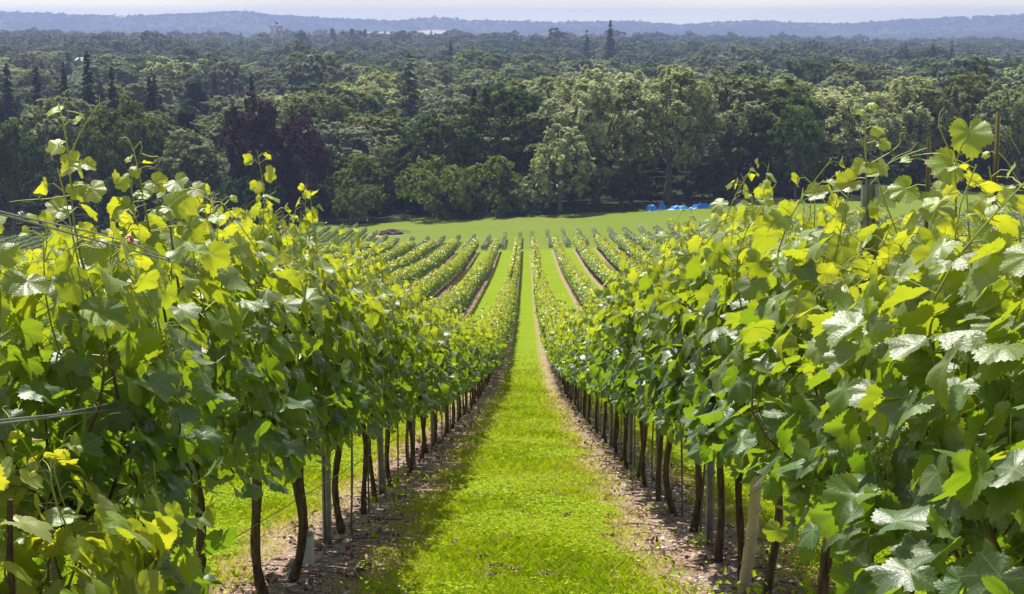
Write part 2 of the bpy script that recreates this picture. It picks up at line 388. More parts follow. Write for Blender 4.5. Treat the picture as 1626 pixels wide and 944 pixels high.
# ================================================================== GRAPEVINES
def outline(n, serr=.0, seed=0):
    """radius of a lobed vine leaf round its stalk, angle 0 = tip"""
    ph=np.linspace(-pi,pi,n,endpoint=False)+pi/n
    a=np.abs(ph)*180/pi
    k=[(0,1.0),(12,.93),(27,.77),(38,.84),(50,.93),(62,.86),(77,.72),(90,.78),(104,.80),(125,.70),(150,.60),(170,.40),(180,.07)]
    r=np.interp(a,[q[0] for q in k],[q[1] for q in k])
    if serr:
        rs=np.random.default_rng(seed)
        r=r*(1+serr*(np.where(np.arange(n)%2==0,1,-1))+rs.normal(0,serr*.3,n))
    return ph,r
def leaf_template(lod):
    n={0:64,1:22,2:10}[lod]
    ph,r=outline(n,.055 if lod==0 else 0.0)
    x=np.sin(ph)*r; y=np.cos(ph)*r
    if lod==0: rings=[.35,.7,1.0]
    elif lod==1: rings=[.55,1.0]
    else: rings=[1.0]
    V=[np.zeros((1,2))]
    for q in rings: V.append(np.stack([x,y],1)*q)
    V=np.concatenate(V)
    tri=np.stack([np.zeros(n,int),1+(np.arange(n)+1)%n,1+np.arange(n)],1)
    quads=[]
    for k in range(len(rings)-1):
        a=1+k*n+np.arange(n); b=1+k*n+(np.arange(n)+1)%n
        quads.append(np.stack([a,b,b+n,a+n],1))
    # leave the stalk notch open
    keep=np.arange(n)!=n-1
    tri=tri[keep]; quads=[q[keep] for q in quads]
    return V,tri,(np.concatenate(quads) if quads else None)
LT={k:leaf_template(k) for k in (0,1,2)}
def place_leaves(mb, lod, P, D, N, s, age, rng, mat=0):
    """P stalk points, D direction of the midrib, N upper-side normal, s leaf radius"""
    V2,tri,quads=LT[lod]; k=len(V2); n=len(P)
    N=norm(N); D=norm(D-N*(D*N).sum(1,keepdims=True)); X=np.cross(D,N)
    x=V2[:,0][None,:]; y=V2[:,1][None,:]; rr=np.sqrt(x*x+y*y); ph=np.arctan2(x,y)
    c1=rng.normal(.16,.30,n)[:,None]; c2=rng.normal(.16,.26,n)[:,None]; c3=rng.uniform(-.22,.22,n)[:,None]; p3=rng.uniform(0,6.3,n)[:,None]
    tw=rng.normal(0,.25,n)[:,None]
    z=-c1*y*np.abs(y)+c2*np.abs(x)-.18*rr**2*rng.uniform(0,1.2,n)[:,None]+c3*rr**2*np.sin(3*ph+p3)+tw*x*y
    if lod==0:
        z=z+.035*np.cos(ph*360/52.)*rr*(1-.3*rr)+.03*rr**3*np.sin(9*ph+p3*2)
    asp=rng.uniform(.9,1.12,n)[:,None]
    x=x*asp
    W=P[:,None,:]+s[:,None,None]*(x[...,None]*X[:,None,:]+y[...,None]*D[:,None,:]+z[...,None]*N[:,None,:])
    off=(np.arange(n)*k)[:,None,None]
    rnd=np.repeat(rng.random(n),k); ag=np.repeat(np.clip(age,0,1),k)
    uv=np.tile(V2,(n,1))
    nv=mb.n
    mb.add(W.reshape(-1,3),(tri[None]+off).reshape(-1,3),mat,uv=uv,age=ag,rnd=rnd)
    if quads is not None:
        mb.f.append((quads[None]+off).reshape(-1,4)+nv); mb.m.append(np.full(n*len(quads),mat,np.int32)); mb.sm.append(np.full(n*len(quads),True))

SLOPE=.22
def make_foliage(name, seed, lod, shoots=12, half=.62, top=1.62, tall=.2, lush=1.0, mats=None, leafscale=1.0, bottom=.66, wide=1.0, young=0.0, foot=.70):
    """one vine's canes, leaves and tendrils; x across the row, y along it, z up"""
    rng=np.random.default_rng(seed); mb=MB()
    P=[];D=[];N=[];Sz=[];A=[]
    y0s=np.linspace(-half+.06,half-.06,shoots)+rng.normal(0,.03,shoots)
    for q,y0 in enumerate(y0s):
        H=top+rng.normal(0,.09)+(rng.random()<tall)*rng.uniform(.08,.24)
        z0=foot+rng.normal(0,.03)
        n=12; t=np.linspace(0,1,n)
        bow=rng.normal(0,.15); lean=rng.normal(0,.10); ph=rng.uniform(0,6)
        path=np.stack([rng.normal(0,.03)+bow*np.sin(pi*t*.9)+.025*np.sin(9*t+ph)+.06*np.sign(bow)*t**3*rng.random(),
                       y0+lean*t+.025*np.sin(8*t+ph*2),z0+(H-z0)*t],1)
        if lod<=1:
            tube(mb,path,np.linspace(.0048,.0016,n),5 if lod==0 else 3,1,age=np.clip(t*1.05-.05,0,1),rnd=.5)
        nn=int((H-z0)/.044)
        tt=(np.arange(nn)+rng.random(nn)*.5+.3)/nn; tt=np.clip(tt,0,1)
        base=np.stack([np.interp(tt,t,path[:,k]) for k in range(3)],1)
        side=np.where((np.arange(nn)+q)%2==0,1.0,-1.0)
        az=rng.normal(0,.75,nn)
        out=np.stack([side*np.cos(az),np.sin(az),np.zeros(nn)],1)
        pl=np.where(tt<.8,rng.uniform(.05,.12,nn),.045)
        tip=base+out*pl[:,None]+np.stack([0*tt,0*tt,pl*.35],1)
        ag=np.clip((tt-.42)/.58,0,1)**1.1+rng.normal(.0,.07,nn)+(rng.random(nn)<.04)*.35  # yellower towards the tip: young growth plus backlit glow put into the colour
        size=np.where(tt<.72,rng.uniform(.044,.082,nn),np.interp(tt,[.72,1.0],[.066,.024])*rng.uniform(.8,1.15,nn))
        if lod<=1:
            for b,e,a_ in zip(base,tip,ag):
                mid=(b+e)/2+np.array([0,0,.012])
                if lod==0: tube(mb,[b,mid,e],[.0016,.0013,.0011],3,1,False,age=.72+.25*min(max(a_,0),1),rnd=.5)
        P.append(tip);A.append(ag);Sz.append(size)
        up=np.where(tt<.85,rng.uniform(.25,1.1,nn),rng.uniform(-.2,.9,nn))
        Nn=out*.75+rng.normal(0,.42,(nn,3)); Nn[:,2]+=up
        Dn=out*.55+rng.normal(0,.35,(nn,3)); Dn[:,2]-=np.where(tt<.9,.75,-.2)
        N.append(Nn);D.append(Dn)
        if lod==0:
            for _ in range(rng.integers(1,3)):       # tendrils near the tip
                tq=rng.uniform(.75,1.0); b=np.array([np.interp(tq,t,path[:,k]) for k in range(3)])
                a0=rng.uniform(0,6.3); ln=rng.uniform(.06,.16); w=np.linspace(0,1,12); curl=rng.uniform(2,7)*rng.choice([-1,1])
                r_=ln*w*(1-.35*w**2)
                pts=b+np.stack([r_*np.cos(a0)+.022*w**2*np.sin(curl*w*2),r_*np.sin(a0)+.022*w**2*np.cos(curl*w*2),ln*(.7*w-.6*w**2*rng.random())],1)
                tube(mb,pts,np.linspace(.0014,.0006,12),3,1,age=.97,rnd=.5)
    # side-shoot leaves filling the outside of the hedge, and the skirt hanging below the fruit wire
    m=int(225*lush)
    side=rng.choice([-1.0,1.0],m); zz=rng.uniform(bottom,top-.08,m); th=np.interp(zz,[bottom,.9,1.3,top],[.20,.29,.25,.12])*wide
    p=np.stack([side*(th+rng.normal(0,.06,m)),rng.uniform(-half,half,m),zz],1)
    P.append(p); A.append(np.clip((zz-.95)/.85,0,.85)+(rng.random(m)<.06)*.35+rng.normal(0,.05,m)); Sz.append(rng.uniform(.040,.076,m))  # outer leaves yellow with height: youth and backlighting both put into the colour
    Nn=np.stack([side*.8,0*side,rng.uniform(.2,1.1,m)],1)+rng.normal(0,.4,(m,3)); N.append(Nn)
    D.append(np.stack([side*.5,0*side,-.8+0*side],1)+rng.normal(0,.4,(m,3)))
    P=np.concatenate(P);D=np.concatenate(D);N=np.concatenate(N);Sz=np.concatenate(Sz)*leafscale;A=np.concatenate(A)
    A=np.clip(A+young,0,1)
    if lush<.6:
        k=rng.random(len(P))<max(lush,.25); P,D,N,Sz,A=P[k],D[k],N[k],Sz[k],A[k]
    place_leaves(mb,lod,P,D,N,Sz,A,rng)
    for v in mb.v: v[:,2]-=SLOPE*v[:,1]
    return mb.mesh(name,mats or [M_LEAF,M_STEM],uv=True)
def make_trunk(seed, lod):
    rng=np.random.default_rng(seed); mb=MB()
    n=14 if lod==0 else 6; t=np.linspace(0,1,n)
    lean=rng.normal(0,.10); off=rng.normal(0,.05)
    px=rng.normal(0,.03)*np.sin(pi*t)+.012*np.sin(7*t+rng.random()*6)
    py=lean*(1-t)+off*np.sin(pi*t)+.012*np.sin(9*t)
    pts=np.stack([px,py,-.06+.80*t-SLOPE*py],1)
    rad=np.interp(t,[0,.1,.3,.85,1],[.027,.024,.0185,.018,.022])*rng.uniform(.85,1.15)*(1+.08*np.sin(t*23+seed))
    tube(mb,pts,rad,9 if lod==0 else 5)
    for s in (-1,1):
        w=np.linspace(0,1,7 if lod==0 else 4)
        a=np.stack([px[-1]+.02*np.sin(5*w)*w,py[-1]+s*.44*w,.72+.05*np.sin(pi*w*.8)-SLOPE*(py[-1]+s*.44*w)],1)
        tube(mb,a,np.interp(w,[0,1],[.018,.008]),6 if lod==0 else 3)
    return mb.mesh('trunk',[M_BARK])
FOL_NEAR=[make_foliage('foliage',150+i,0,shoots=(9 if i==0 else 14),half=(.30 if i==0 else .62),top=(1.50 if i==0 else 1.56),tall=.0,lush=1.3,bottom=(.34 if i==0 else .66),wide=(.75 if i==0 else .9)) for i in range(4)]
N_HI,N_MID,N_LOW=9,8,8
FOL_HI=[make_foliage('foliage',100+i,0,shoots=13,top=1.58 if i%3 else 1.66,tall=.18,lush=1.3,bottom=.66,wide=.9) for i in range(N_HI)]
FOL_MID=[make_foliage('foliage',200+i,1,shoots=12,top=1.60,tall=.2,lush=1.2,bottom=.66,wide=1.0) for i in range(N_MID)]
FOL_LOW=[make_foliage('foliage',300+i,2,shoots=12,top=1.70,tall=.12,lush=1.3,mats=[M_LEAF_FAR],leafscale=1.25,wide=1.25) for i in range(N_LOW)]
TR_HI=[make_trunk(400+i,0) for i in range(7)]
TR_LO=[make_trunk(420+i,1) for i in range(6)]

ORD=['zeroth','first','second','third','fourth','fifth','sixth','seventh','eighth','ninth','tenth','eleventh','twelfth','thirteenth','fourteenth','fifteenth','sixteenth','seventeenth','eighteenth','nineteenth']
TENS={2:'twent',3:'thirt',4:'fort',5:'fift',6:'sixt',7:'sevent'}
def ordinal(k):
    if k<20: return ORD[k]
    return TENS[k//10]+('ieth' if k%10==0 else 'y-'+ORD[k%10])
def row_name(m):
    if m==0: return 'row left of path'
    if m==1: return 'row right of path'
    return (ordinal(1-m)+' row left of path') if m<0 else (ordinal(m)+' row right of path')
POSTY=[4.25,8.0,11.1,14.2,17.4,20.6]+[20.6+3.3*k for k in range(1,56)]
POSTY=[p for p in POSTY if p<Y_END1]
# the first bays of the two rows beside the path: (positions of the vines, number of the post that ends them)
NEAR={0:([3.52,4.65,5.8,6.55,7.27],1),1:([2.5,3.5,4.65,5.8,6.45,7.25],2)}
NEAR_LABEL={0:['nearest grapevine of the left row, its tall shoot curling above the top wire','second grapevine from the near end of the left row, yellow shoots above the red clip','third grapevine from the near end of the left row, bare trunk over dry grass','fourth grapevine from the near end of the left row, trunk tied to a cane','grapevine growing out of the short white tube guard in the left row'],
 1:['nearest grapevine of the right row, big leaves running out of the picture','second grapevine from the near end of the right row, just before the first steel post','grapevine directly past the first steel post of the right row','grapevine between the first steel post and the spiral guard, leaning bark trunk','grapevine wrapped in the tall tan spiral guard, row right of the path','grapevine between the spiral guard and the second steel post, row right of the path']}
def row_vines(m):
    """(y, bay number, place in bay) of every vine of a row in the first block"""
    out=[]
    P=[1.0]+POSTY+[Y_END1]; b0=0
    if m in NEAR:
        out=[(y,-1,i) for i,y in enumerate(NEAR[m][0])]; b0=NEAR[m][1]
        P=[p for p in P if p>7.9]; 
    for b_ in range(len(P)-1):
        b=b_+b0; 
        k=3 if P[b_+1]-P[b_]>2 else 1
        for j in range(k): out.append((P[b_]+(P[b_+1]-P[b_])*(j+.5)/k,b,j))
    return out
# vines of the rows left and right of the path as objects, and those of the neighbouring rows that show
SHOW={0:(3.3,98),1:(2.2,100),-1:(10,21),-2:(126,158),2:(104,140)}
SHOW2={-1:(134,160)}
def cluster_mesh():
    r=np.random.default_rng(3); mb=MB(); bm=bmesh.new(); bmesh.ops.create_icosphere(bm,subdivisions=1,radius=1.0)
    V=np.array([v.co[:] for v in bm.verts]); F=np.array([[v.index for v in f.verts] for f in bm.faces]); bm.free()
    for i in range(60):
        z=r.random(); w=.026*(1-z)**.6; a=r.uniform(0,6.3)
        mb.add(V*r.uniform(.003,.0052)+np.array([w*cos(a),w*sin(a),-.11*z-.02]),F,age=.8,rnd=.5)
    tube(mb,[[0,0,.03],[.003,0,-.05],[0,0,-.12]],[.0016,.0013,.0008],4,age=.8,rnd=.5)
    return mb.mesh('grape_cluster',[M_STEM])
CLUSTER=cluster_mesh()
def in_view(x,y,mx=.385): return abs(x+y*.01)<mx*y+1.2
rng=np.random.default_rng(11)
vine_n=0; rest=[]
def add_vine(x,y,lod,label,group,fol=None,trunk=None,flip=None,sc=1.0):
    global vine_n
    r=empty('grapevine',(x,y,float(ground(x,y))),0.0 ,label,'grapevine',group)
    i=vine_n; vine_n+=1
    f=fol or (FOL_HI,FOL_MID,FOL_LOW)[lod][(i*5+int(y))%(N_HI,N_MID,N_LOW)[lod]]
    o=link('foliage',f,r)
    sx=1 if (i*7)%3 else -1
    o.scale=(sx*rng.uniform(.92,1.08),1.0,sc*(rng.uniform(.96,1.05) if lod==0 else rng.uniform(.89,1.07)))
    t=link('trunk',trunk or (TR_HI if lod==0 else TR_LO)[(i*3)%(7 if lod==0 else 6)],r)
    t.scale=(1 if i%2 else -1,(.5 if (x<0 and y<4.2) else .25 if (x>0 and 6.4<y<6.5) or (x<0 and 7.2<y<7.4) else 1),sc)
    if math.hypot(x,y)<9:
        for q in range(3):
            c=link('grape_cluster',CLUSTER,r); s=1 if x<0 else -1; yy=-.4+.4*q+rng.normal(0,.08); c.location=(s*rng.uniform(.20,.30),yy,rng.uniform(.80,1.02)-SLOPE*yy)
    return r
PLACE=['first','middle','last']
VINES={}
for m in range(-28,30):
    X=row_x(m)
    for y,b,j in row_vines(m):
        near=m in(0,1)
        if near and y<(3.3 if m==0 else 2.2): continue
        if not in_view(X,y): continue
        a=SHOW.get(m,(1e9,0)); c=SHOW2.get(m,(1e9,0))
        yy=y+rng.normal(0,.06)
        if a[0]<y<a[1] or c[0]<y<c[1]:
            dist=math.hypot(X,y); lod=0 if dist<11 else (1 if dist<34 else 2)
            where='before the first steel post' if b==0 else 'past the %s steel post'%ordinal(b)
            lab=NEAR_LABEL[m][j] if b<0 else '%s grapevine of three %s, %s'%(PLACE[j],where,row_name(m))
            VINES[(m,b,j)]=add_vine(X+rng.normal(0,.02)*(y>7.9)-(.03 if (m,b,j)==(0,-1,4) else 0),(yy if y>7.9 else y),lod,lab,'grapevines of the %s'%row_name(m).replace('path','the path'),fol=FOL_NEAR[(0 if (m==0 and j==0) else 1+(j+m)%3)] if b<0 and yy<5 else None,sc=((.95 if y<4 else 1.0 if y<5 else 1.04) if m==0 else (.88 if y<3 else .94 if y<4 else 1.0 if y<5 else 1.07 if y<7 else 1.14) if m==1 else 1.12))
        else: rest.append((X,yy))

# long young shoots standing above the hedge on the vines nearest to the camera
def hero_shoot(vine, pix, d, leaves, r0=.0045, tendrils=(), woody=False, seed=0):
    rs=np.random.default_rng(seed); mb=MB(); o=np.array(vine.location)
    K=np.array([at_pixel(x,y,d+k*.03*((i%2)*2-1)) for i,(x,y,k) in enumerate([(q[0],q[1],.5) for q in pix])])-o
    n=30; t=np.linspace(0,1,n); tk=np.linspace(0,1,len(K))
    path=np.stack([np.interp(t,tk,K[:,k]) for k in range(3)],1)
    for _ in range(2): path[1:-1]=(path[:-2]+2*path[1:-1]+path[2:])/4
    tube(mb,path,np.linspace(r0,r0*(.8 if woody else .4),n),7,1,age=(.15+.35*t if woody else .25+.75*t),rnd=.5)
    P=[];D=[];N=[];Sz=[];A=[]
    for (x,y,s,dx,dy,face,age) in leaves:      # leaf stalk end, size in pixels, direction of the tip, how far it faces us
        p=at_pixel(x,y,d)-o; b=path[np.argmin(np.linalg.norm(path-p,axis=1))]
        tube(mb,[b,(b+p)/2+np.array([0,0,.008]),p],[.002,.0015,.0013],4,1,False,age=.8+.2*age,rnd=.5)
        P.append(p); D.append([dx,rs.normal(0,.15),-dy]); N.append([rs.normal(0,.25),-face,1.0-abs(face)*.5]); Sz.append(s*.64/FPX*d); A.append(age)
    if P: place_leaves(mb,0,np.array(P),np.array(D,float),np.array(N,float),np.array(Sz),np.array(A),rs)
    for pts in tendrils:
        q=np.array([at_pixel(x,y,d) for x,y in pts])-o; tt=np.linspace(0,1,24); tk=np.linspace(0,1,len(q))
        c=np.stack([np.interp(tt,tk,q[:,k]) for k in range(3)],1)
        for _ in range(3): c[1:-1]=(c[:-2]+2*c[1:-1]+c[2:])/4
        tube(mb,c,np.linspace(.0020,.0009,24),5,1,age=.93,rnd=.5)
    link('shoot',mb.mesh('shoot',[M_LEAF,M_STEM],uv=True),vine)
VL=VINES[(0,-1,0)]; VL2=VINES[(0,-1,1)]; VR=VINES[(1,-1,1)]; VR0=VINES[(1,-1,0)]; VR2=VINES[(1,-1,2)]
hero_shoot(VL,[(205,720),(185,620),(160,500),(130,420),(116,350),(110,260),(102,200),(93,165)],3.55,
 [(90,176,26,-1,-.2,.4,1.),(122,192,20,1,-.1,.5,1.),(92,232,32,-.8,.5,.7,.9),(118,258,40,-.7,.5,.75,.85),(138,262,26,.7,.6,.6,.9),(120,300,34,.6,1,.8,.8),(146,300,44,.5,1,.8,.7),(98,330,44,-.7,.8,.7,.7),(150,395,52,.5,1,.8,.55),(80,345,30,-.4,1,.7,.75),(105,450,56,-.8,.7,.8,.35),(186,440,40,.7,.7,.7,.6),(130,520,56,-.6,.9,.8,.2),(190,560,48,.6,1,.8,.3),(110,570,52,-.8,.6,.5,.1)],
 tendrils=[[(113,245),(125,215),(148,178),(160,164),(176,160)],[(148,178),(158,165),(158,150)],[(134,190),(125,180),(105,176)],[(116,310),(80,316),(40,318),(15,321)],[(60,317),(66,309),(73,306)]],seed=1)
hero_shoot(VL2,[(265,520),(248,420),(232,340),(222,280),(212,238)],4.4,
 [(205,252,14,-.8,.2,.5,1.),(196,285,32,-.8,.5,.8,.8),(215,270,20,-.3,.6,.6,.9),(246,290,34,.7,.5,.8,.75),(200,330,44,-.7,.7,.8,.6),(268,330,46,.7,.6,.7,.55),(280,290,38,.5,.7,.7,.7),(232,370,52,-.2,1,.8,.4),(300,360,44,.6,.8,.8,.5)],
 tendrils=[[(212,240),(206,224),(200,218),(190,220)],[(214,236),(224,224),(226,236),(222,246)],[(224,244),(240,250),(252,248),(254,260),(244,268),(236,268)]],seed=2)
hero_shoot(VL2,[(290,500),(275,400),(268,340),(262,300)],4.5,[(258,306,20,-.7,.3,.6,.95),(284,318,40,.7,.6,.8,.7),(250,345,38,-.6,.8,.8,.6),(310,300,30,.7,.3,.7,.85)],seed=3)
hero_shoot(VR2,[(1385,480),(1380,400),(1376,300),(1374,220),(1374,172)],4.5,
 [(1384,168,18,.9,-.2,.6,1.),(1366,180,16,-.8,-.1,.5,1.),(1392,205,24,.7,.4,.7,1.),(1402,228,24,.6,.7,.7,.95),(1370,262,30,-.5,.8,.7,.9),(1398,262,34,.5,.8,.8,.85),(1350,290,42,-.8,.4,.8,.75),(1400,310,46,.6,.8,.8,.7),(1345,340,40,-.7,.7,.7,.6)],
 tendrils=[[(1374,240),(1364,210),(1353,178)],[(1378,262),(1410,245),(1432,228),(1428,212),(1440,210),(1450,225)],[(1376,300),(1420,250),(1446,240),(1456,226)]],seed=4)
hero_shoot(VR,[(1572,420),(1578,340),(1582,260),(1585,178)],3.9,[(1567,245,14,-.9,.1,.7,.9),(1610,330,30,.7,.6,.6,.95),(1560,330,40,-.8,.5,.7,.7),(1600,300,20,.8,.1,.5,1.)],r0=.0075,woody=True,tendrils=[[(1583,240),(1600,258),(1612,280),(1626,300)],[(1603,200),(1606,222),(1620,245)]],seed=5)
hero_shoot(VR,[(1520,420),(1518,340),(1517,258)],3.8,[(1510,262,62,-.8,.7,.85,.7),(1540,210,66,.1,.9,.85,.6),(1495,330,60,-.9,.5,.8,.55),(1560,380,60,.6,.6,.7,.6)],r0=.005,tendrils=[[(1512,250),(1490,200),(1492,180),(1500,170)]],seed=6)
hero_shoot(VR,[(1468,420),(1472,330),(1475,218)],4.1,[(1440,300,52,-.7,.7,.8,.7),(1490,300,30,.8,.3,.6,.9),(1440,255,18,-.9,.1,.5,1.)],r0=.0065,woody=True,tendrils=[[(1474,235),(1440,246),(1410,260)]],seed=7)
hero_shoot(VR0,[(1640,560),(1625,450),(1618,350)],2.9,[(1600,400,80,-.8,.7,.8,.6),(1570,520,90,-.6,.9,.8,.35),(1610,640,95,-.5,.9,.7,.15),(1560,700,90,-.7,.6,.5,.1)],r0=.006,seed=8)
hero_shoot(VINES[(1,-1,4)],[(1205,440),(1200,380),(1194,312)],6.3,[(1184,330,26,-.8,.4,.8,.75),(1212,340,26,.8,.4,.7,.8),(1190,312,9,-.6,-.4,.3,1.)],seed=9,tendrils=[[(1200,320),(1220,300),(1230,306)]])

# every other vine of the rows: one mass of foliage
def vine_mass(name, pts, nl, scale, mats, top, seed, label, tw=.2):
    rng=np.random.default_rng(seed); mb=MB()
    P=np.array(pts); dist=np.hypot(P[:,0],P[:,1])
    for lo,hi,cnt,sc in ((0,40,230,1.1),(40,75,170,1.35),(75,120,130,1.7),(120,400,100,2.1)):
        q=P[(dist>=lo)&(dist<hi)]
        if not len(q): continue
        cnt=int(cnt*nl); n=len(q)*cnt
        b=np.repeat(q,cnt,0); side=rng.choice([-1.,1.],n); tp=np.repeat(top*rng.uniform(.87,1.06,len(q))*np.where(rng.random(len(q))<.025,.7,1.0),cnt); zz=.62+(tp-.62)*rng.beta(1.15,.95,n)+(rng.random(n)<.05)*rng.uniform(0,.25,n)
        th=np.interp(zz,[.6,.95,1.3,top],[.24,.38,.37,.25])*tw/.2
        x=b[:,0]+side*(th*rng.uniform(.55,1.05,n)); y=b[:,1]+rng.uniform(-.6,.6,n)
        z=ground(x,y)+zz
        age=np.clip((zz-1.05)/.9,0,.85)+rng.normal(0,.1,n)+(rng.random(n)<.08)*.3  # tops yellowed: younger leaves, and sun shining through painted into their colour
        N=np.stack([side*.75,0*side,rng.uniform(.2,1.2,n)],1)+rng.normal(0,.42,(n,3))
        D=np.stack([side*.5,0*side,-.8+0*side],1)+rng.normal(0,.4,(n,3))
        place_leaves(mb,2,np.stack([x,y,z],1),D,N,rng.uniform(.06,.095,n)*sc*scale,age,rng)
        # trunks
        t=q[np.hypot(q[:,0],q[:,1])<205]
        for px,py in t:
            if in_view(px,py,.37):
                g=float(ground(px,py)); l=rng.normal(0,.06)
                tube(mb,[[px,py+l,g-.03],[px+rng.normal(0,.02),py+l*.4,g+.35],[px,py,g+.8]],[.03,.024,.024],4,1,False)
    return link(name,mb.mesh(name,mats,uv=True),kind='stuff',label=label,cat='grapevines')
vine_mass('grapevine_rows',rest,1.0,1.0,[M_LEAF_FAR,M_BARK],1.90,5,'green rows of grapevines running down the slope on both sides of the path')
pts2=[]
for m in range(-38,40):
    X=row_x(m)
    y0_=198. if m<=-7 else Y_ST2; y1_=Y_END2 if m>-9 else min(302.,Y_END2+8*(-8-m))
    for k in range(int(y1_-y0_)):
        y=y0_+1.0*k
        if in_view(X,y): pts2.append((X,y))
vine_mass('young_grapevine_rows',pts2,.8,.9,[M_LEAF_PALE,M_BARK],1.5,6,'paler young rows of grapevines beyond the first block, ending at the grass field',tw=.15)

# ================================================================== TRELLIS POSTS, CANES, GUARDS, WIRES
def post_mesh():
    mb=MB()
    # folded steel profile: web, two flanges and lips, with hook notches up the edges
    w,d=.048,.034
    pts=[(-w/2,-d/2),(-w/2,d/2-.006),(-w/2+.012,d/2),(-.007,d/2-.012),(.007,d/2-.012),(w/2-.012,d/2),(w/2,d/2-.006),(w/2,-d/2),(w/2-.010,-d/2),(w/2-.010,d/2-.016),(.010,-.004),(-.010,-.004),(-w/2+.010,d/2-.016),(-w/2+.010,-d/2)]
    n=len(pts); zs=[-.25,1.66]
    V=np.array([[x,y,z] for z in zs for x,y in pts]); j=np.arange(n)
    mb.add(V,np.stack([j,(j+1)%n,n+(j+1)%n,n+j],1),0,smooth=False)
    for z in np.arange(.45,1.6,.1):
        for s in (-1,1): box(mb,(s*(w/2+.002),0,z),(.006,.012,.02))
    return mb.mesh('trellis_post',[M_STEEL])
PM=post_mesh()
for m in (0,1,-1):
    for k,y in enumerate(POSTY):
        if (m==0 and k==0) or y>48 or (m==-1 and not 7<y<15): continue
        x=row_x(m)
        o=link('trellis_post',PM,loc=(x+(0.03 if m else -.03),y,float(ground(x,y))))
        o.rotation_euler=(rng.normal(0,.012),rng.normal(0,.012),pi+rng.normal(0,.12))
        n=k+1 if m else k
        tag(o,'%s ribbed grey steel trellis post from the near end, %s'%(ordinal(n),row_name(m)),'trellis post','steel trellis posts')
def cane_mesh(seed):
    r=np.random.default_rng(seed); mb=MB(); t=np.linspace(0,1,9)
    tube(mb,np.stack([.006*np.sin(5*t),.004*np.sin(7*t),-.1+1.25*t],1),.007+.0012*(np.arange(9)%3==0),6)
    for z in (.35,.62): tube(mb,[[0,-.012,z],[.02,.0,z+.006],[0,.03,z]],.002,4)
    return mb.mesh('vine_cane',[M_CANE])
CM=[cane_mesh(i) for i in range(3)]
for m in (0,1):
    k=0
    for y,b,j in row_vines(m):
        if b<0 or y>22: continue
        x=row_x(m)+.045; k+=1
        o=link('vine_cane',CM[k%3],loc=(x+rng.normal(0,.01),y+.05,float(ground(x,y))))
        o.rotation_euler=(rng.normal(0,.02),rng.normal(0,.02),rng.uniform(0,6))
        where='before the first steel post' if b==0 else 'past the %s steel post'%ordinal(b)
        tag(o,'thin cane tied to %s vine %s, %s'%(PLACE[j],where,row_name(m)),'cane','canes tied to the vine trunks')
def at_depth(x,d):
    lo,hi=0.5,300.
    for _ in range(50):
        y=(lo+hi)/2
        if y*cos(PITCH)-float(ground(x,y))*sin(PITCH)<d: lo=y
        else: hi=y
    return y
# pale plastic tube round a replanted vine (left row) and tall spiral-wrapped guard (right row)
M_GUARD=simple('white_guard',(.42,.43,.38),(.60,.60,.56),9,.45,.1)
def guard_left():
    x=X0-.03; y=at_depth(x,7.62); mb=MB(); n=10; t=np.linspace(0,1,n); sides=20
    ang=np.arange(sides)*2*pi/sides
    rad=.043+.003*np.sin(3*ang)[None,:]+.003*np.sin(t*9)[:,None]
    V=np.stack([rad*np.cos(ang)[None,:],rad*np.sin(ang)[None,:]*1.0,np.broadcast_to((-.02+.185*t)[:,None]+.006*np.sin(2*ang)[None,:],rad.shape)],-1).reshape(-1,3)
    i=np.arange(n-1)[:,None]*sides;j=np.arange(sides)[None,:];k=(j+1)%sides
    F=np.stack([i+j,i+k,i+sides+k,i+sides+j],-1).reshape(-1,4); mb.add(V,F)
    V2=V.copy(); V2[:,:2]*=.95; mb.add(V2,F[:,::-1])
    a=(n-1)*sides; jj=np.arange(sides); mb.add(np.concatenate([V[a:],V2[a:]]),np.stack([jj,(jj+1)%sides,sides+(jj+1)%sides,sides+jj],1))
    o=link('vine_guard',mb.mesh('vine_guard',[M_GUARD]),loc=(x,y,float(ground(x,y))))
    tag(o,'short white plastic tube guard standing round a vine foot on stony soil','vine guard')
guard_left()
M_GUARD2=simple('spiral_guard',(.38,.31,.22),(.54,.46,.35),6,.55,.15)
def guard_right():
    x=X1-.02; y=at_depth(x,6.72); mb=MB(); z=np.linspace(-.03,.58,60)
    r=.026+.004*((z*9.0)%1.0)
    tube(mb,np.stack([.075*(z-.1)+.01*np.sin(5*z),0*z,z],1),r,14)
    w=np.linspace(0,1,90); zz=-.02+.59*w; a=w*2*pi*5.3
    tube(mb,np.stack([.075*(zz-.1)+.01*np.sin(5*zz)+.031*np.cos(a),.031*np.sin(a),zz],1),.0035,4)
    o=link('spiral_vine_guard',mb.mesh('spiral_vine_guard',[M_GUARD2]),loc=(x,y,float(ground(x,y))))
    tag(o,'tall tan spiral plastic guard wrapped round a vine trunk in the right row','vine guard')
guard_right()
def wire(name, m, h, y0, y1, label, dx=0.0, sag=.0, twin=False):
    x=row_x(m)+dx; ys=np.concatenate([np.linspace(y0,min(y1,12),40),np.linspace(12,y1,30)[1:]] if y1>12 else [np.linspace(y0,y1,40)])
    mb=MB(); z=ground(np.full_like(ys,x),ys)+h
    tube(mb,np.stack([x+0*ys,ys,z],1),.0024,5)
    if twin:
        tube(mb,np.stack([x+.006*np.sin(ys*9),ys,z+.012+.008*np.sin(ys*4)],1),.0021,5)
        for yy in np.arange(y0+.3,min(y1,9),.7):
            zz=float(ground(x,yy))+h+.006
            w=np.linspace(0,1,14); tube(mb,np.stack([x+.006*np.cos(w*19),yy+.03*w,zz+.008*np.sin(w*19)],1),.0013,4)
    o=link(name,mb.mesh(name,[M_WIRE])); tag(o,label,'wire','trellis wires')
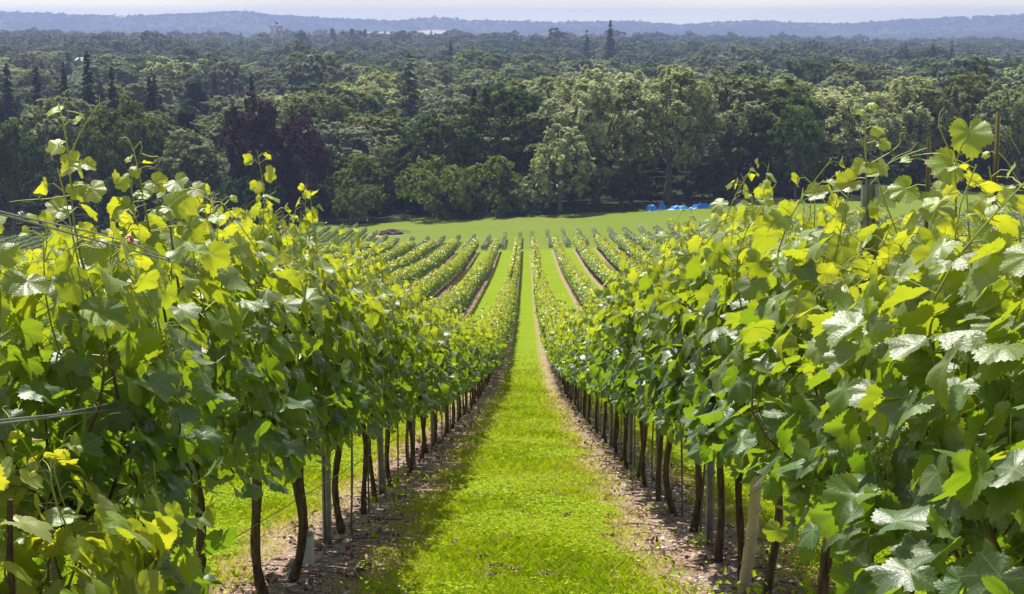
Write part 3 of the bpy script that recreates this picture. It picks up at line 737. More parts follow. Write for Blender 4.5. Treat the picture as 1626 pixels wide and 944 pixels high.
wire('trellis_wire',0,1.42,1.2,40,'upper twin trellis wire along the row left of the path',dx=.10,twin=True)
wire('trellis_wire',0,1.00,1.2,40,'middle twin trellis wire along the row left of the path',dx=.16,twin=True)
wire('trellis_wire',0,.40,1.2,14,'low thin trellis wire along the row left of the path',dx=.0)
wire('trellis_wire',1,1.40,1.2,40,'upper twin trellis wire along the row right of the path',dx=.03,twin=True)
wire('trellis_wire',1,1.02,1.2,40,'middle trellis wire along the row right of the path',dx=.04)
M_RED=simple('red_plastic',(.55,.05,.02),(.62,.08,.03),10,.35)
def tensioner():
    q=at_pixel(205,381,3.74); x,y,g=[float(t) for t in q]; r=empty('wire_tensioner',(x,y,g),0,'small red clip tensioner on the upper wire of the left row','wire tensioner')
    r.rotation_euler=(-.2,0,0)
    mb=MB(); w=np.linspace(0,2*pi,25)
    tube(mb,np.stack([0*w,.032*np.cos(w),.008*np.sin(w)],1),.0032,6,cap=False); box(mb,(0,.026,0),(.006,.018,.012))
    link('clip_body',mb.mesh('clip_body',[M_RED]),r)
    mb=MB(); w=np.linspace(0,1,30); tube(mb,np.stack([.006*np.cos(w*25),-.03-.04*w,.006*np.sin(w*25)-.01*np.sin(pi*w)],1),.0015,4)
    link('spring',mb.mesh('spring',[M_WIRE]),r)
tensioner()
# ================================================================== TREES
def sphere_dirs(r,n):
    return norm(r.normal(0,1,(n,3)))
def leaf_quads(mb, P, N, s, r, tint, mat=0, flat=.62):
    """irregular four-cornered sprays of leaves"""
    n=len(P); N=norm(N); a=norm(np.cross(N,r.normal(0,1,(n,3)))); b=np.cross(N,a)
    s=np.asarray(s)[:,None]
    j=lambda lo,hi: r.uniform(lo,hi,(n,1))
    q=np.stack([P+a*s*j(.7,1.3)+N*s*j(-.3,.3),P+b*s*flat*j(.5,1.3)+N*s*j(-.1,.4),P-a*s*j(.7,1.3)+N*s*j(-.3,.3),P-b*s*flat*j(.5,1.3)+N*s*j(-.1,.4)],1)
    i=np.arange(n)*4
    mb.add(q.reshape(-1,3),np.stack([i,i+1,i+2,i+3],1),mat,smooth=False,tint=np.repeat(tint,4))
def broadleaf(name, seed, H=20., R=6.0, cb=.18, lobes=34, n=8000, qs=.42, top=1.0, loose=.0, trunk=True, lobe_r=(.24,.42), weep=0.0):
    r=np.random.default_rng(seed); crown=MB(); tr=MB()
    zc=H*(cb+(1-cb)*.52); hz=H*(1-cb)*.5
    C=[];Rr=[]
    for i in range(lobes):
        d=sphere_dirs(r,1)[0]; d[2]=abs(d[2])*1.0 if r.random()<.55 else d[2]
        d/=np.linalg.norm(d)
        k=r.uniform(.55,.86)
        wz=1.0-.25*max(d[2],0)*(2-top)
        C.append([d[0]*R*k*wz,d[1]*R*k*wz,zc+d[2]*hz*k]); Rr.append(R*r.uniform(*lobe_r)*(1-.25*max(0,d[2])))
    C=np.array(C);Rr=np.array(Rr)
    C[:,2]=np.maximum(C[:,2],H*cb*.6+Rr*.6)
    w=Rr**2/np.sum(Rr**2); cnt=np.maximum((w*n).astype(int),8)
    ctr=np.array([0,0,zc-.15*hz])
    for c,q,m_ in zip(C,Rr,cnt):
        o=norm(c-ctr)
        sc_=sphere_dirs(r,max(7,int(m_/17))); d=norm(sc_[r.integers(0,len(sc_),int(m_*1.7))]+r.normal(0,.125,(int(m_*1.7),3)))
        d=d[(d@o>-.45)|(d[:,2]>.3)][:m_]; m2=len(d)
        bump=1+.16*np.sin(d[:,0]*5+c[0])*np.sin(d[:,1]*6+c[1])+.12*np.sin(d[:,2]*9+c[2]*3)
        rad=q*(r.uniform(.62,1.0,m2)**.6)*bump*(1+loose*r.normal(0,.35,m2))
        p=c+d*rad[:,None]*np.array([1.04,1.04,.96])
        if weep: p[:,2]-=weep*r.random(m2)*np.clip(1-d[:,2],0,1.4)
        nn=d*1.0+r.normal(0,.38,(m2,3))+np.array([0,0,.2])
        lt=r.uniform(.25,.75)
        leaf_quads(crown,p,nn,qs*r.uniform(.6,1.3,m2),r,np.clip(lt*.55+r.random(m2)*.5,0,1))
    if trunk:
        t=np.linspace(0,1,8); hh=zc
        base=np.stack([.3*np.sin(2*t+seed),.3*np.sin(2.6*t),-.4+(hh+.4)*t],1)
        tube(tr,base,np.interp(t,[0,.06,.4,1],[.62,.45,.34,.14])*H/20,10)
        for i in range(0,lobes,2):
            a=base[int(r.integers(2,6))]; w_=np.linspace(0,1,5)[:,None]
            pts=a+(C[i]-a)*w_; pts[:,2]+=np.sin(w_[:,0]*pi)*.5
            tube(tr,pts,np.linspace(.17,.03,5)*H/20,5,cap=False)
    return crown,(tr if trunk else None)
def conifer(name, seed, H=22., R=4.0, whorls=50, n=10000, qs=.38, cb=.06, droop=.42, ragged=.45, taper=.9):
    r=np.random.default_rng(seed); crown=MB(); tr=MB()
    P=[];N=[]
    for i in range(whorls):
        u=(i+r.random()*.6)/whorls; z=H*(cb+(1-cb)*u)
        L_=R*(1-u)**taper*r.uniform(1-ragged,1.1)+.25
        nb=int(5+6*(1-u))
        for b in range(nb):
            a=b*2*pi/nb+r.uniform(0,1.2); l=L_*r.uniform(.5,1.15); z_=z+r.normal(0,1.2)*H/whorls
            m=max(6,int(n/whorls/nb*(1.6-u)))
            w=r.random(m)**.65; side=r.normal(0,.16,m)*l*(.4+w*.6)
            x=np.cos(a)*l*w-np.sin(a)*side; y=np.sin(a)*l*w+np.cos(a)*side
            P.append(np.stack([x,y,z_-droop*l*w**1.4+.10*l*np.maximum(w-.7,0)-np.abs(r.normal(0,.16,m))*l*.5],1))
            N.append(np.stack([np.cos(a)*.35+0*w,np.sin(a)*.35+0*w,.8+0*w],1)+r.normal(0,.45,(m,3)))
    P=np.concatenate(P);N=np.concatenate(N)
    leaf_quads(crown,P,N,qs*r.uniform(.6,1.3,len(P))*np.interp(P[:,2]/H,[0,1],[1.1,.6]),r,r.random(len(P)),flat=.4)
    tube(tr,np.stack([0*np.arange(6.),0*np.arange(6.),np.linspace(-.4,H*.99,6)],1),np.linspace(.42,.04,6)*H/22,8)
    return crown,tr
def pine(name, seed, H=20., R=4.5, n=5000, qs=.42):
    r=np.random.default_rng(seed); crown=MB(); tr=MB()
    t=np.linspace(0,1,8); base=np.stack([.5*np.sin(2*t+seed),.4*np.sin(3*t),-.4+(H*.92+.4)*t],1); tube(tr,base,np.linspace(.4,.12,8),8)
    k=20
    for i in range(k):
        u=.34+.64*(i+r.random())/k; a=r.uniform(0,6.3); l=R*r.uniform(.15,.75)*(1.35-u*1.1)
        c=np.array([cos(a)*l,sin(a)*l,H*u]); q=R*r.uniform(.34,.56)*(1.3-u*.6)
        d=sphere_dirs(r,n//k); p=c+d*(q*r.uniform(.5,1,n//k)[:,None])*np.array([1.15,1.15,.5])
        leaf_quads(crown,p,d*.5+r.normal(0,.4,(n//k,3))+np.array([0,0,.7]),qs*r.uniform(.6,1.3,n//k),r,r.random(n//k)*.7,flat=.45)
        b=base[int(u*6)]; w_=np.linspace(0,1,4)[:,None]; tube(tr,b+(c-b)*w_,np.linspace(.12,.03,4),5,cap=False)
    return crown,tr
PROTO={}
def proto(kind, gen, seeds, pine_=False, **k):
    for s in seeds:
        c,t=gen(kind,s,**k)
        PROTO.setdefault(kind,[]).append((c.mesh('crown',[M_TREE]),t.mesh('trunk',[M_PINEBARK if pine_ else M_TRUNK]) if t else None,k.get('H',20.),k.get('R',6.)))
proto('oak',broadleaf,(1,2,3),H=18.,R=7.5,cb=.10,lobes=46,n=17000,qs=.31)
proto('ash',broadleaf,(11,12,13),H=22.,R=6.5,cb=.16,lobes=56,n=16000,qs=.31,loose=.35,lobe_r=(.17,.34),weep=1.0)
proto('round',broadleaf,(21,22,23,24),H=18.,R=6.0,cb=.12,lobes=36,n=7500,qs=.42,loose=.15)
proto('birch',broadleaf,(31,32),H=17.,R=4.2,cb=.16,lobes=34,n=6000,qs=.36,loose=.5,lobe_r=(.2,.36),weep=1.4)
proto('beech',broadleaf,(41,42),H=21.,R=7.,cb=.04,lobes=52,n=17000,qs=.31,loose=.25,lobe_r=(.18,.34),weep=.8)
proto('shrub',broadleaf,(51,52,53),H=7.,R=5.5,cb=.02,lobes=34,n=7000,qs=.28,loose=.3,lobe_r=(.2,.38))
proto('spruce',conifer,(61,62,63),H=22.,R=3.8)
proto('fir',conifer,(71,),H=24.,R=6.6,whorls=30,n=9000,droop=.28,ragged=.4,taper=.62)
proto('pine',pine,(81,82),True,H=20.,R=4.5)

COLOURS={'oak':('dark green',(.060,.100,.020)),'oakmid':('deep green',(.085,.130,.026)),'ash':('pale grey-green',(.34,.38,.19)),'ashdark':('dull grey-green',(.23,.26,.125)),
 'fresh':('fresh green',(.16,.225,.04)),'olive':('olive green',(.18,.20,.075)),'mid':('mid green',(.125,.165,.052)),'copper':('dark purple',(.066,.027,.044)),
 'spruce':('blackish green',(.024,.046,.022)),'fir':('dark grey-green',(.040,.068,.036)),'silver':('silvery green',(.16,.20,.115)),'yellow':('yellowish green',(.17,.21,.04))}
KINDNAME={'oak':('oak_tree','broad tree'),'ash':('ash_tree','feathery tree'),'round':('broadleaf_tree','round-crowned tree'),'birch':('birch_tree','slender tree'),
 'beech':('beech_tree','beech'),'shrub':('shrub','spreading shrub'),'spruce':('spruce_tree','pointed spruce'),'fir':('fir_tree','broad fir'),'pine':('pine_tree','flat-topped pine')}
tree_n=0
TREES=[]
def plant(kind, x, y, H, W, colour, label, rz=None, sink=0.0, group='trees of the wood beyond the vineyard'):
    """one tree: height H, crown width W"""
    global tree_n
    i=tree_n; tree_n+=1
    c,t,h0,r0=PROTO[kind][i%len(PROTO[kind])]
    root=empty(KINDNAME[kind][0],(x,y,float(ground(x,y))-sink),(i*2.399)%6.283 if rz is None else rz,label,'shrub' if kind=='shrub' else 'tree',group)
    s=(W/2/r0*1.04,W/2/r0*1.04,H/h0*1.05)
    o=link('crown',c,root); o.scale=s
    q=random.Random(i); k=q.uniform(.88,1.14)
    col=COLOURS[colour][1]; o.color=(col[0]*k*q.uniform(.93,1.07),col[1]*k,col[2]*k*q.uniform(.9,1.1),1)
    if t:
        o=link('trunk',t,root); o.scale=s
    TREES.append((x,y,H,W))
    return root
def plant_px(kind, px, top, w, Y, colour, label, **k):
    """plant at distance Y a tree as tall and wide as it looks from the vineyard"""
    if kind=='spruce': w*=1.7
    Y=Y*K; x=bearing(px,Y); d=Y*cos(PITCH)+42*sin(PITCH); g=float(ground(x,Y))
    return plant(kind,x,Y,height_for(top,Y)-g,w/FPX*d,colour,label,**k)
# --- the wood edge, tree by tree
plant_px('oak',15,195,135,256,'oak','dark green broad tree at the far left edge of the wood')
plant_px('round',100,158,150,275,'ashdark','tall dull green tree behind the tallest vine shoot of the left row')
plant_px('oak',205,170,140,262,'oakmid','rounded deep green tree standing between the left vine tips')
plant_px('round',300,212,115,262,'ashdark','grey-green round tree just left of the copper beech')
plant_px('beech',408,150,118,254,'copper','taller dark purple copper beech with peaked crown',group='copper beeches')
plant_px('beech',482,186,88,257,'copper','lower dark purple copper beech on the right side of the pair',group='copper beeches')
plant_px('oak',532,170,72,290,'oak','small dark green tree right behind the copper beeches')
plant_px('shrub',402,276,100,248,'oak','dark green bush in front of the taller copper beech',group='shrubs along the wood edge')
plant_px('round',572,245,70,262,'fresh','light green small round tree right of the copper beeches')
plant_px('shrub',560,292,90,250,'mid','green shrub at the field edge below the copper beeches, right side',group='shrubs along the wood edge')
plant_px('round',612,232,75,268,'ashdark','grey-green small tree left of the dark oaks')
plant_px('oak',690,188,140,266,'oak','smaller dark oak on the left of the two in the middle')
plant_px('oak',806,142,170,268,'oak','larger dark oak with domed crown in the middle of the wood edge')
plant_px('shrub',690,262,130,252,'fresh','fresh green spreading shrub below the smaller dark oak',group='shrubs along the wood edge')
plant_px('shrub',775,258,120,251,'fresh','fresh green spreading shrub below the larger dark oak',group='shrubs along the wood edge')
plant_px('shrub',848,282,90,251,'ashdark','grey-green shrub beside the slim bare trunk at the wood edge',group='shrubs along the wood edge')
plant_px('birch',890,200,96,250,'ash','slim pale tree with thin bare trunk before the tall feathery trees')
plant_px('ash',948,106,172,262,'ash','tallest pale grey-green feathery tree in the centre right of the wood edge')
plant_px('ash',1062,104,158,262,'ash','pale feathery tree with forked trunk directly behind the blue covers')
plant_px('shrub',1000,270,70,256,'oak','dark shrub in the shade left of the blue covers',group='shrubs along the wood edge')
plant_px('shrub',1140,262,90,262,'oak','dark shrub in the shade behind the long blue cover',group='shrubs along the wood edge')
plant_px('ash',1168,120,170,268,'ashdark','wide feathery grey-green tree right of the forked trunk')
plant_px('oak',1262,176,88,256,'oakmid','short dark green dense tree in front of the wood, right of the blue covers')
plant_px('ash',1345,132,160,270,'ash','pale feathery tree behind the highest shoots of the right row')
plant_px('ash',1448,120,140,276,'ash','tall olive-tinted feathery tree far right of the wood edge')
plant_px('round',1530,118,120,272,'olive','olive round tree behind the cut cane of the right row')
plant_px('ash',1606,132,120,262,'ashdark','grey-green tree at the far right end of the wood edge')
plant_px('ash',1010,128,110,280,'ash','pale tree between the two tallest feathery trees')
plant_px('ash',1245,128,120,286,'ash','pale feathery tree rising behind the short dark dense tree')
plant_px('round',-40,180,120,268,'oakmid','green tree cut by the left picture border')
plant_px('ash',1680,150,120,262,'ash','pale tree cut by the right picture border')
plant_px('shrub',300,300,100,248,'ashdark','grey-green shrub below the left part of the wood edge',group='shrubs along the wood edge')
plant_px('shrub',180,290,110,250,'oak','dark shrub at the wood edge below the rounded deep green tree',group='shrubs along the wood edge')
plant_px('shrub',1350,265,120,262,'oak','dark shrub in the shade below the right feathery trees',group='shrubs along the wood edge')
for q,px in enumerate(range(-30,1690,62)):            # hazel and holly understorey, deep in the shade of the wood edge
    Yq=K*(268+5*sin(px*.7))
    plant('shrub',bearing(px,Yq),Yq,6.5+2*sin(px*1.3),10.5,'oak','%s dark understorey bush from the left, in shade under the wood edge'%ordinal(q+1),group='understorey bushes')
# --- landmarks farther back
plant_px('fir',652,98,100,345,'fir','big dark fir standing above the wood in the middle distance')
plant_px('spruce',146,96,44,330,'spruce','tallest blackish spruce of the left group of spruces')
plant_px('spruce',184,118,40,320,'spruce','blackish spruce right of the tallest left spruce')
plant_px('spruce',108,112,38,345,'spruce','spruce just left of the tallest left spruce')
plant_px('spruce',64,116,40,350,'spruce','spruce second from the left border')
plant_px('spruce',18,112,42,352,'spruce','spruce standing at the left border')
plant_px('spruce',244,130,46,322,'spruce','short spruce between the left group and the grey-green trees')
plant_px('spruce',404,130,40,330,'spruce','dark spruce peeping over the taller copper beech')
plant_px('spruce',968,38,24,900,'spruce','very tall narrow spruce breaking the skyline',group='conifers on the skyline')
plant_px('fir',931,54,36,880,'spruce','broad dark conifer breaking the skyline left of the tall narrow spruce',group='conifers on the skyline')
plant_px('fir',1476,68,38,760,'spruce','left one of two dark conifers on the right skyline',group='conifers on the skyline')
plant_px('fir',1505,71,32,770,'spruce','right one of two dark conifers on the right skyline',group='conifers on the skyline')
plant_px('spruce',716,70,20,760,'spruce','small pointed spruce in the middle of the far wood')
for q,(px,tp,w) in enumerate(((529,48,14),(545,52,11),(560,48,14),(573,52,9),(580,49,9))):
    plant_px('pine',px,tp,w*1.3,1520,'spruce',['leftmost','second','third','fourth','rightmost'][q]+' dark pine of the clump on the skyline right of the tower',group='conifers on the skyline')

# --- the wood behind: a jittered grid of trees; those that show largest become objects, the rest one mass
LAND=[(-40,'the left border'),(150,'the tallest spruce'),(300,'the left round trees'),(430,'the copper beeches'),(652,'the big fir'),(806,'the domed oak'),(948,'the tallest feathery tree'),(1062,'the forked trunk'),(1168,'the wide feathery tree'),(1262,'the short dense tree'),(1345,'the high right shoots'),(1448,'the olive-tinted tree'),(1580,'the cut cane'),(1680,'the right border')]
r=np.random.default_rng(77)
cand=[]
y=268.0*K
while y<3100*K:
    sp=13.0*K+max(0,(y-350*K))*.0045
    nx=int(.84*y/sp)+4
    for k in range(nx):
        x=(k-nx/2+r.uniform(-.38,.38)+.5*(int(y)%2))*sp; yy=y+r.uniform(-.4,.4)*sp
        cand.append((x,yy,sp,r.random(),r.random(),r.random()))
    y+=sp*(1.0 if y<1900 else 1.35)
cand.sort(key=lambda c:c[1])
def low(x,y,s): return sin(x*.013*s+1.7)*sin(y*.010*s+x*.004)+.6*sin(x*.031*s-y*.017*s)
sky_line=np.full(1800,-1e9)           # highest sight-line slope so far, per photograph column (-80..1720)
def mark(x,y,z,W):
    u,v,d=project(np.array([x,y,z])); hw=W/2/d*FPX
    a,b=int(np.clip(u-hw*.7+80,0,1799)),int(np.clip(u+hw*.7+80,0,1799))
    seg=sky_line[a:b+1]
    vis=np.mean(np.maximum((-v)-seg,0)) if len(seg) and -60<u<1690 else 0
    np.maximum(seg,-v-.25*hw,out=seg)
    return vis*hw*2,u,v,hw
for t in sorted(TREES,key=lambda t:t[1]):
    if t[1]<300*K: mark(t[0],t[1],float(ground(t[0],t[1]))+t[2],t[3])
wood=[];indiv=[]
land_trees=[t for t in TREES if t[1]>300*K]
for (x,yy,sp,a,b,c) in cand:
    if any((x-t[0])**2+(yy-t[1])**2<(6.5)**2 for t in land_trees): continue
    if any((x-t[0])**2+(yy-t[1])**2<(7.5)**2 for t in TREES if t[1]<300*K) : continue
    q=low(x,yy,.8); px=813+FPX*(x/yy)
    conif=(q>1.1 and b<.7) or (px<330 and yy<460*K and a<.4) or a>.965
    if conif:
        kind='spruce' if b<.75 else 'pine'; H=(15+8*c)*K; W=sp*.66+1.5; colour='spruce' if b<.6 else 'fir'
    else:
        kind='round' if b<.55 else ('birch' if b<.8 else 'ash'); H=(9+13*c+3.0*low(x,yy,1.8)+(5 if a>.9 else 0))*K; W=sp*(.95+.8*c*c+.25*a)
        if kind=='birch': W*=.72
        colour=['mid','oak','ash','ashdark','olive','oakmid','silver','fresh'][int(min(7.99,max(0,(low(x+90,yy*1.3,1.7)+1.6)/3.2*2.5+a*5.5)))]
    if yy>900*K: H+=1.5
    g=float(ground(x,yy)); vis,u,v,hw=mark(x,yy,g+H,W)
    if kind!='shrub': (indiv if (vis>2 and yy<700*K) else wood).append((vis,kind,x,yy,H,W,colour,u,v,hw))
indiv.sort(key=lambda t:-t[0])
N_IND=288-tree_n
wood+=indiv[N_IND:]; indiv=indiv[:N_IND]
# labels: what it looks like, which landmark it stands behind and how far back
tmp=[]
for (vis,kind,x,yy,H,W,colour,u,v,hw) in indiv:
    l=min(LAND,key=lambda q:abs(q[0]-u)); side='behind' if abs(u-l[0])<28 else ('left behind' if u<l[0] else 'right behind')
    tier='just' if yy<330*K else ('well' if yy<430*K else 'far')
    size='tall ' if H>25 else ('low ' if H<19 else '')
    tmp.append([size+COLOURS[colour][0]+' '+KINDNAME[kind][1],tier+' '+side+' '+l[1],(kind,x,yy,H,W,colour),u])
from collections import defaultdict
byk=defaultdict(list)
for t in tmp: byk[(t[0],t[1])].append(t)
for (a,b),ts in byk.items():
    ts.sort(key=lambda t:t[3])
    for k,t in enumerate(ts):
        lab=a+' '+b
        if len(ts)>1: lab+=', '+ordinal(k+1)+' from left'
        plant(*t[2],lab)

# --- everything farther off: one wood, scattered with instances of small trees
def far_protos():
    out=[]
    for s in range(4):
        c,_=broadleaf('far',500+s,H=16.,R=6.,cb=.05,lobes=26,n=2600,qs=.6,trunk=False); out.append(c.mesh('far_crown',[M_WOOD]))
    for s in range(2):
        c,_=broadleaf('far',510+s,H=16.,R=4.6,cb=.05,lobes=22,n=2200,qs=.55,trunk=False,loose=.3); out.append(c.mesh('far_crown',[M_WOOD]))
    for s in range(2):
        c,_=conifer('far',520+s,H=16.,R=3.,whorls=18,n=1600,qs=.65); out.append(c.mesh('far_crown',[M_WOODC]))
    obs=[]
    for m in out:
        o=bpy.data.objects.new('far_crown',m); obs.append(o)
    return obs
def scatter(name, pts, scl, rot, idx, obs, label, cat):
    mb=bpy.data.meshes.new(name); mb.vertices.add(len(pts)); mb.vertices.foreach_set('co',np.asarray(pts,np.float32).ravel())
    for nm,tp,val in (('scl','FLOAT_VECTOR',scl),('rot','FLOAT_VECTOR',rot)):
        a=mb.attributes.new(nm,tp,'POINT'); a.data.foreach_set('vector',np.asarray(val,np.float32).ravel())
    a=mb.attributes.new('idx','INT','POINT'); a.data.foreach_set('value',np.asarray(idx,np.int32))
    o=link(name,mb,kind='stuff',label=label,cat=cat)
    g=bpy.data.node_groups.new(name,'GeometryNodeTree'); g.is_modifier=True
    g.interface.new_socket('Geometry',in_out='INPUT',socket_type='NodeSocketGeometry'); g.interface.new_socket('Geometry',in_out='OUTPUT',socket_type='NodeSocketGeometry')
    gi=g.nodes.new('NodeGroupInput'); go=g.nodes.new('NodeGroupOutput'); ip=g.nodes.new('GeometryNodeInstanceOnPoints'); j=g.nodes.new('GeometryNodeJoinGeometry')
    for q in reversed(obs):
        oi=g.nodes.new('GeometryNodeObjectInfo'); oi.inputs['Object'].default_value=q; oi.inputs['As Instance'].default_value=True
        g.links.new(oi.outputs['Geometry'],j.inputs[0])
    def at(nm,tp):
        q=g.nodes.new('GeometryNodeInputNamedAttribute'); q.data_type=tp; q.inputs[0].default_value=nm; return q.outputs[0]
    g.links.new(gi.outputs[0],ip.inputs['Points']); g.links.new(j.outputs[0],ip.inputs['Instance']); ip.inputs['Pick Instance'].default_value=True
    g.links.new(at('idx','INT'),ip.inputs['Instance Index']); g.links.new(at('rot','FLOAT_VECTOR'),ip.inputs['Rotation']); g.links.new(at('scl','FLOAT_VECTOR'),ip.inputs['Scale'])
    g.links.new(ip.outputs[0],go.inputs[0])
    m=o.modifiers.new('scatter','NODES'); m.node_group=g
    return o
FP=far_protos()
r=np.random.default_rng(5)
pts=[];scl=[];rot=[];idx=[]
for (vis,kind,x,yy,H,W,colour,u,v,hw) in wood:
    con=kind in('spruce','pine')
    k=int(r.integers(6,8)) if con else (int(r.integers(4,6)) if kind=='birch' else int(r.integers(0,4)))
    rr=(6,6,6,6,4.6,4.6,3,3)[k]
    pts.append((x,yy,float(ground(x,yy))-.5)); scl.append((W/2/rr,W/2/rr,H/16)); rot.append((0,0,r.uniform(0,6.28))); idx.append(k)
scatter('distant_woodland',pts,scl,rot,idx,FP,'woodland of countless treetops stretching to the hills','woodland')
# hedgerows and woods over the plain and the hills
pts=[];scl=[];rot=[];idx=[]
def low2(x,y): return np.sin(x*.0041+y*.0027)+np.sin(x*.0017-y*.0061+2)+.7*np.sin(x*.0113+y*.004)
for k in range(16000):
    yy=r.uniform(3700,7050); x=r.uniform(-.42,.42)*yy
    if low2(x,yy)<-.1 and r.random()<.75: continue
    if abs(x-FIELD[0])<260 and abs(yy-FIELD[1])<330: continue
    pts.append((x,yy,float(ground(x,yy))-1)); H=r.uniform(10,19); W=r.uniform(14,34); scl.append((W/12,W/12,H/16)); rot.append((0,0,r.uniform(0,6.28))); idx.append(int(r.integers(0,6)))
for k in range(1500):                                   # the ridge itself
    yy=r.uniform(6900,7060); x=r.uniform(-.42,.42)*yy; H=r.uniform(6,17)*(1 if r.random()<.8 else 1.4); W=r.uniform(10,34)
    pts.append((x,yy,float(ground(x,yy))-1)); scl.append((W/12,W/12,H/16)); rot.append((0,0,r.uniform(0,6.28))); idx.append(int(r.integers(0,6)))
scatter('hill_woods',pts,scl,rot,idx,FP[:6],'hazy woods covering the distant blue hills','woodland')
# ================================================================== AT THE WOOD EDGE
def gz(x,y): return float(ground(x,y))
def ico(sub=2):
    bm=bmesh.new(); bmesh.ops.create_icosphere(bm,subdivisions=sub,radius=1.0)
    V=np.array([v.co[:] for v in bm.verts]); F=np.array([[v.index for v in f.verts] for f in bm.faces]); bm.free(); return V,F
def tarp_mesh(seed, sx, sy, h, folds=7, lumps=3):
    """plastic sheet thrown over a heap: lumpy top, creased skirt lying out on the grass"""
    r=np.random.default_rng(seed); n,k=64,26; mb=MB()
    a=np.linspace(0,2*pi,n,endpoint=False); u=np.linspace(0,1,k)
    A,U=np.meshgrid(a,u)
    sq=.86+.14*np.cos(4*A)**2*-1
    rr=U*(1+.07*np.sin(folds*A+seed)*U**2+.05*np.sin(2.0*folds*A+1.3)*U**3)*sq
    X=rr*np.cos(A)*sx; Y=rr*np.sin(A)*sy
    z=(1-sst(.28,.97,U))*h
    for i in range(lumps):
        cx,cy=r.uniform(-.7,.7)*sx,r.uniform(-.4,.4)*sy; z=z+h*r.uniform(.15,.4)*np.exp(-(((X-cx)/(.9/lumps**.5*.35*sx))**2+((Y-cy)/(.35*sy))**2))*(1.0 if lumps<3 else 1.1)*(1-U**6)
    z=z+.05*h*np.sin(folds*A+4*U)*np.sin(pi*U)+.04*h*np.sin(X*5+Y*3)+.03*h*np.sin(X*11-Y*7)
    V=np.stack([X,Y,np.maximum(z*(1-U**8),0)+.03],-1).reshape(-1,3)
    i=np.arange(k-1)[:,None]*n;j=np.arange(n)[None,:];q=(j+1)%n
    mb.add(V,np.stack([i+j,i+q,i+n+q,i+n+j],-1).reshape(-1,4)); return mb.mesh('blue_cover',[M_TARP])
M_TARP=simple('blue_plastic',(.012,.16,.62),(.03,.27,.80),1.2,.38,.35,bscale=3,spec=.5)
M_POLE=simple('weathered_wood',(.10,.075,.055),(.20,.16,.12),20,.85,.2)
def cover(px, Y, w, dep, h, seed, label, **k):
    Y*=K; x=bearing(px,Y); o=link('blue_cover',tarp_mesh(seed,w/2*K,dep/2*K,h*K,**k),loc=(x,Y,gz(x,Y)-.02))
    o.rotation_euler=(0,math.atan(-.05),0.0)
    return tag(o,label,'plastic cover','blue plastic covers at the wood edge')
cover(1035,246,3.0,2.0,.95,3,'blue plastic cover over a rounded heap with a pole leaning on it',lumps=1)
cover(1050,248,1.9,1.6,1.15,4,'small blue plastic cover peaking behind the heap with the pole',lumps=1)
cover(1077,246.4,5.6,2.4,.5,5,'wide blue plastic cover between the heap with the pole and the long strip',lumps=8)
cover(1116,247.2,7.0,2.2,.5,8,'long low blue plastic cover at the right end of the heaps',lumps=11,folds=11)
def pole(px,Y,dx,l,label):
    Y*=K; dx*=K; l*=K; x=bearing(px,Y); mb=MB(); tube(mb,[[0,0,-.05],[dx*.5,.05,l*.5],[dx,.12,l]],[.045,.04,.035],7); o=link('wooden_pole',mb.mesh('wooden_pole',[M_POLE]),loc=(x,Y,gz(x,Y))); tag(o,label,'pole')
pole(1026,245.0,1.3,2.0,'weathered wooden pole leaning against the blue covered heap')
pole(1045,246.9,-.7,1.7,'shorter wooden pole propped between the two blue mounds')
# brush heap
def brush_heap():
    r=np.random.default_rng(9); x,y=HEAP; root=empty('brush_heap',(x-.8,y,gz(x-.8,y)),0,'low heap of grey brown brushwood on bare earth in the field','brush heap')
    V,F=ico(4); V=V.copy(); rad=1+.18*np.sin(V[:,0]*7)*np.sin(V[:,1]*6+1)+r.normal(0,.05,len(V)); V=V*rad[:,None]*np.array([2.5,1.5,.9]); V[:,2]=np.maximum(V[:,2],-.05)
    mb=MB(); mb.add(V,F,smooth=False); link('earth_mound',mb.mesh('earth_mound',[M_BRUSH]),root)
    mb=MB()
    for i in range(520):
        a=r.uniform(0,6.28); q=r.random()**.6; px,py=2.7*q*cos(a)+(r.random()<.25)*r.uniform(0,2.6),1.6*q*sin(a); z=1.0*(1-q**2)*.95+.05
        d=norm(r.normal(0,1,3)*np.array([1,1,.45])); l=r.uniform(.3,1.0)
        tube(mb,np.array([[px,py,max(z,.05)]])+np.array([[-1],[0],[1]])*d*l*.5+np.array([[0,0,0],[0,0,.06],[0,0,0]]),[.022,.018,.008],4,cap=False)
    link('branches',mb.mesh('branches',[M_BRUSH]),root)
M_BRUSH=simple('brushwood',(.055,.042,.040),(.15,.12,.11),6,.95,.4)
brush_heap()
# post-and-wire fence along the wood
def build_fence():
    r=np.random.default_rng(4)
    xs=np.arange(bearing(-60,316),bearing(1250,316),4.0); y0=318.0
    o=Vector((xs[0],y0,gz(xs[0],y0)))
    root=empty('wire_fence',o,0,'post and wire fence running along the shaded wood edge','fence')
    for i,x in enumerate(xs):
        y=y0+.6*sin(x*.05); mb=MB(); h=1.25 if i%5 else 1.5
        tube(mb,[[0,0,-.3],[r.normal(0,.02),0,h*.5],[r.normal(0,.05),r.normal(0,.03),h]],[.055,.05,.05],7)
        link('post',mb.mesh('post',[M_POLE]),root,loc=(x-o.x,y-o.y,gz(x,y)-o.z))
    for h in (.35,.75,1.1):
        mb=MB(); tube(mb,np.stack([xs-o.x,y0+.6*np.sin(xs*.05)-.06-o.y,ground(xs,y0+.6*np.sin(xs*.05))+h-o.z],1),.012,4); link('wire',mb.mesh('wire',[M_WIRE]),root)
build_fence()
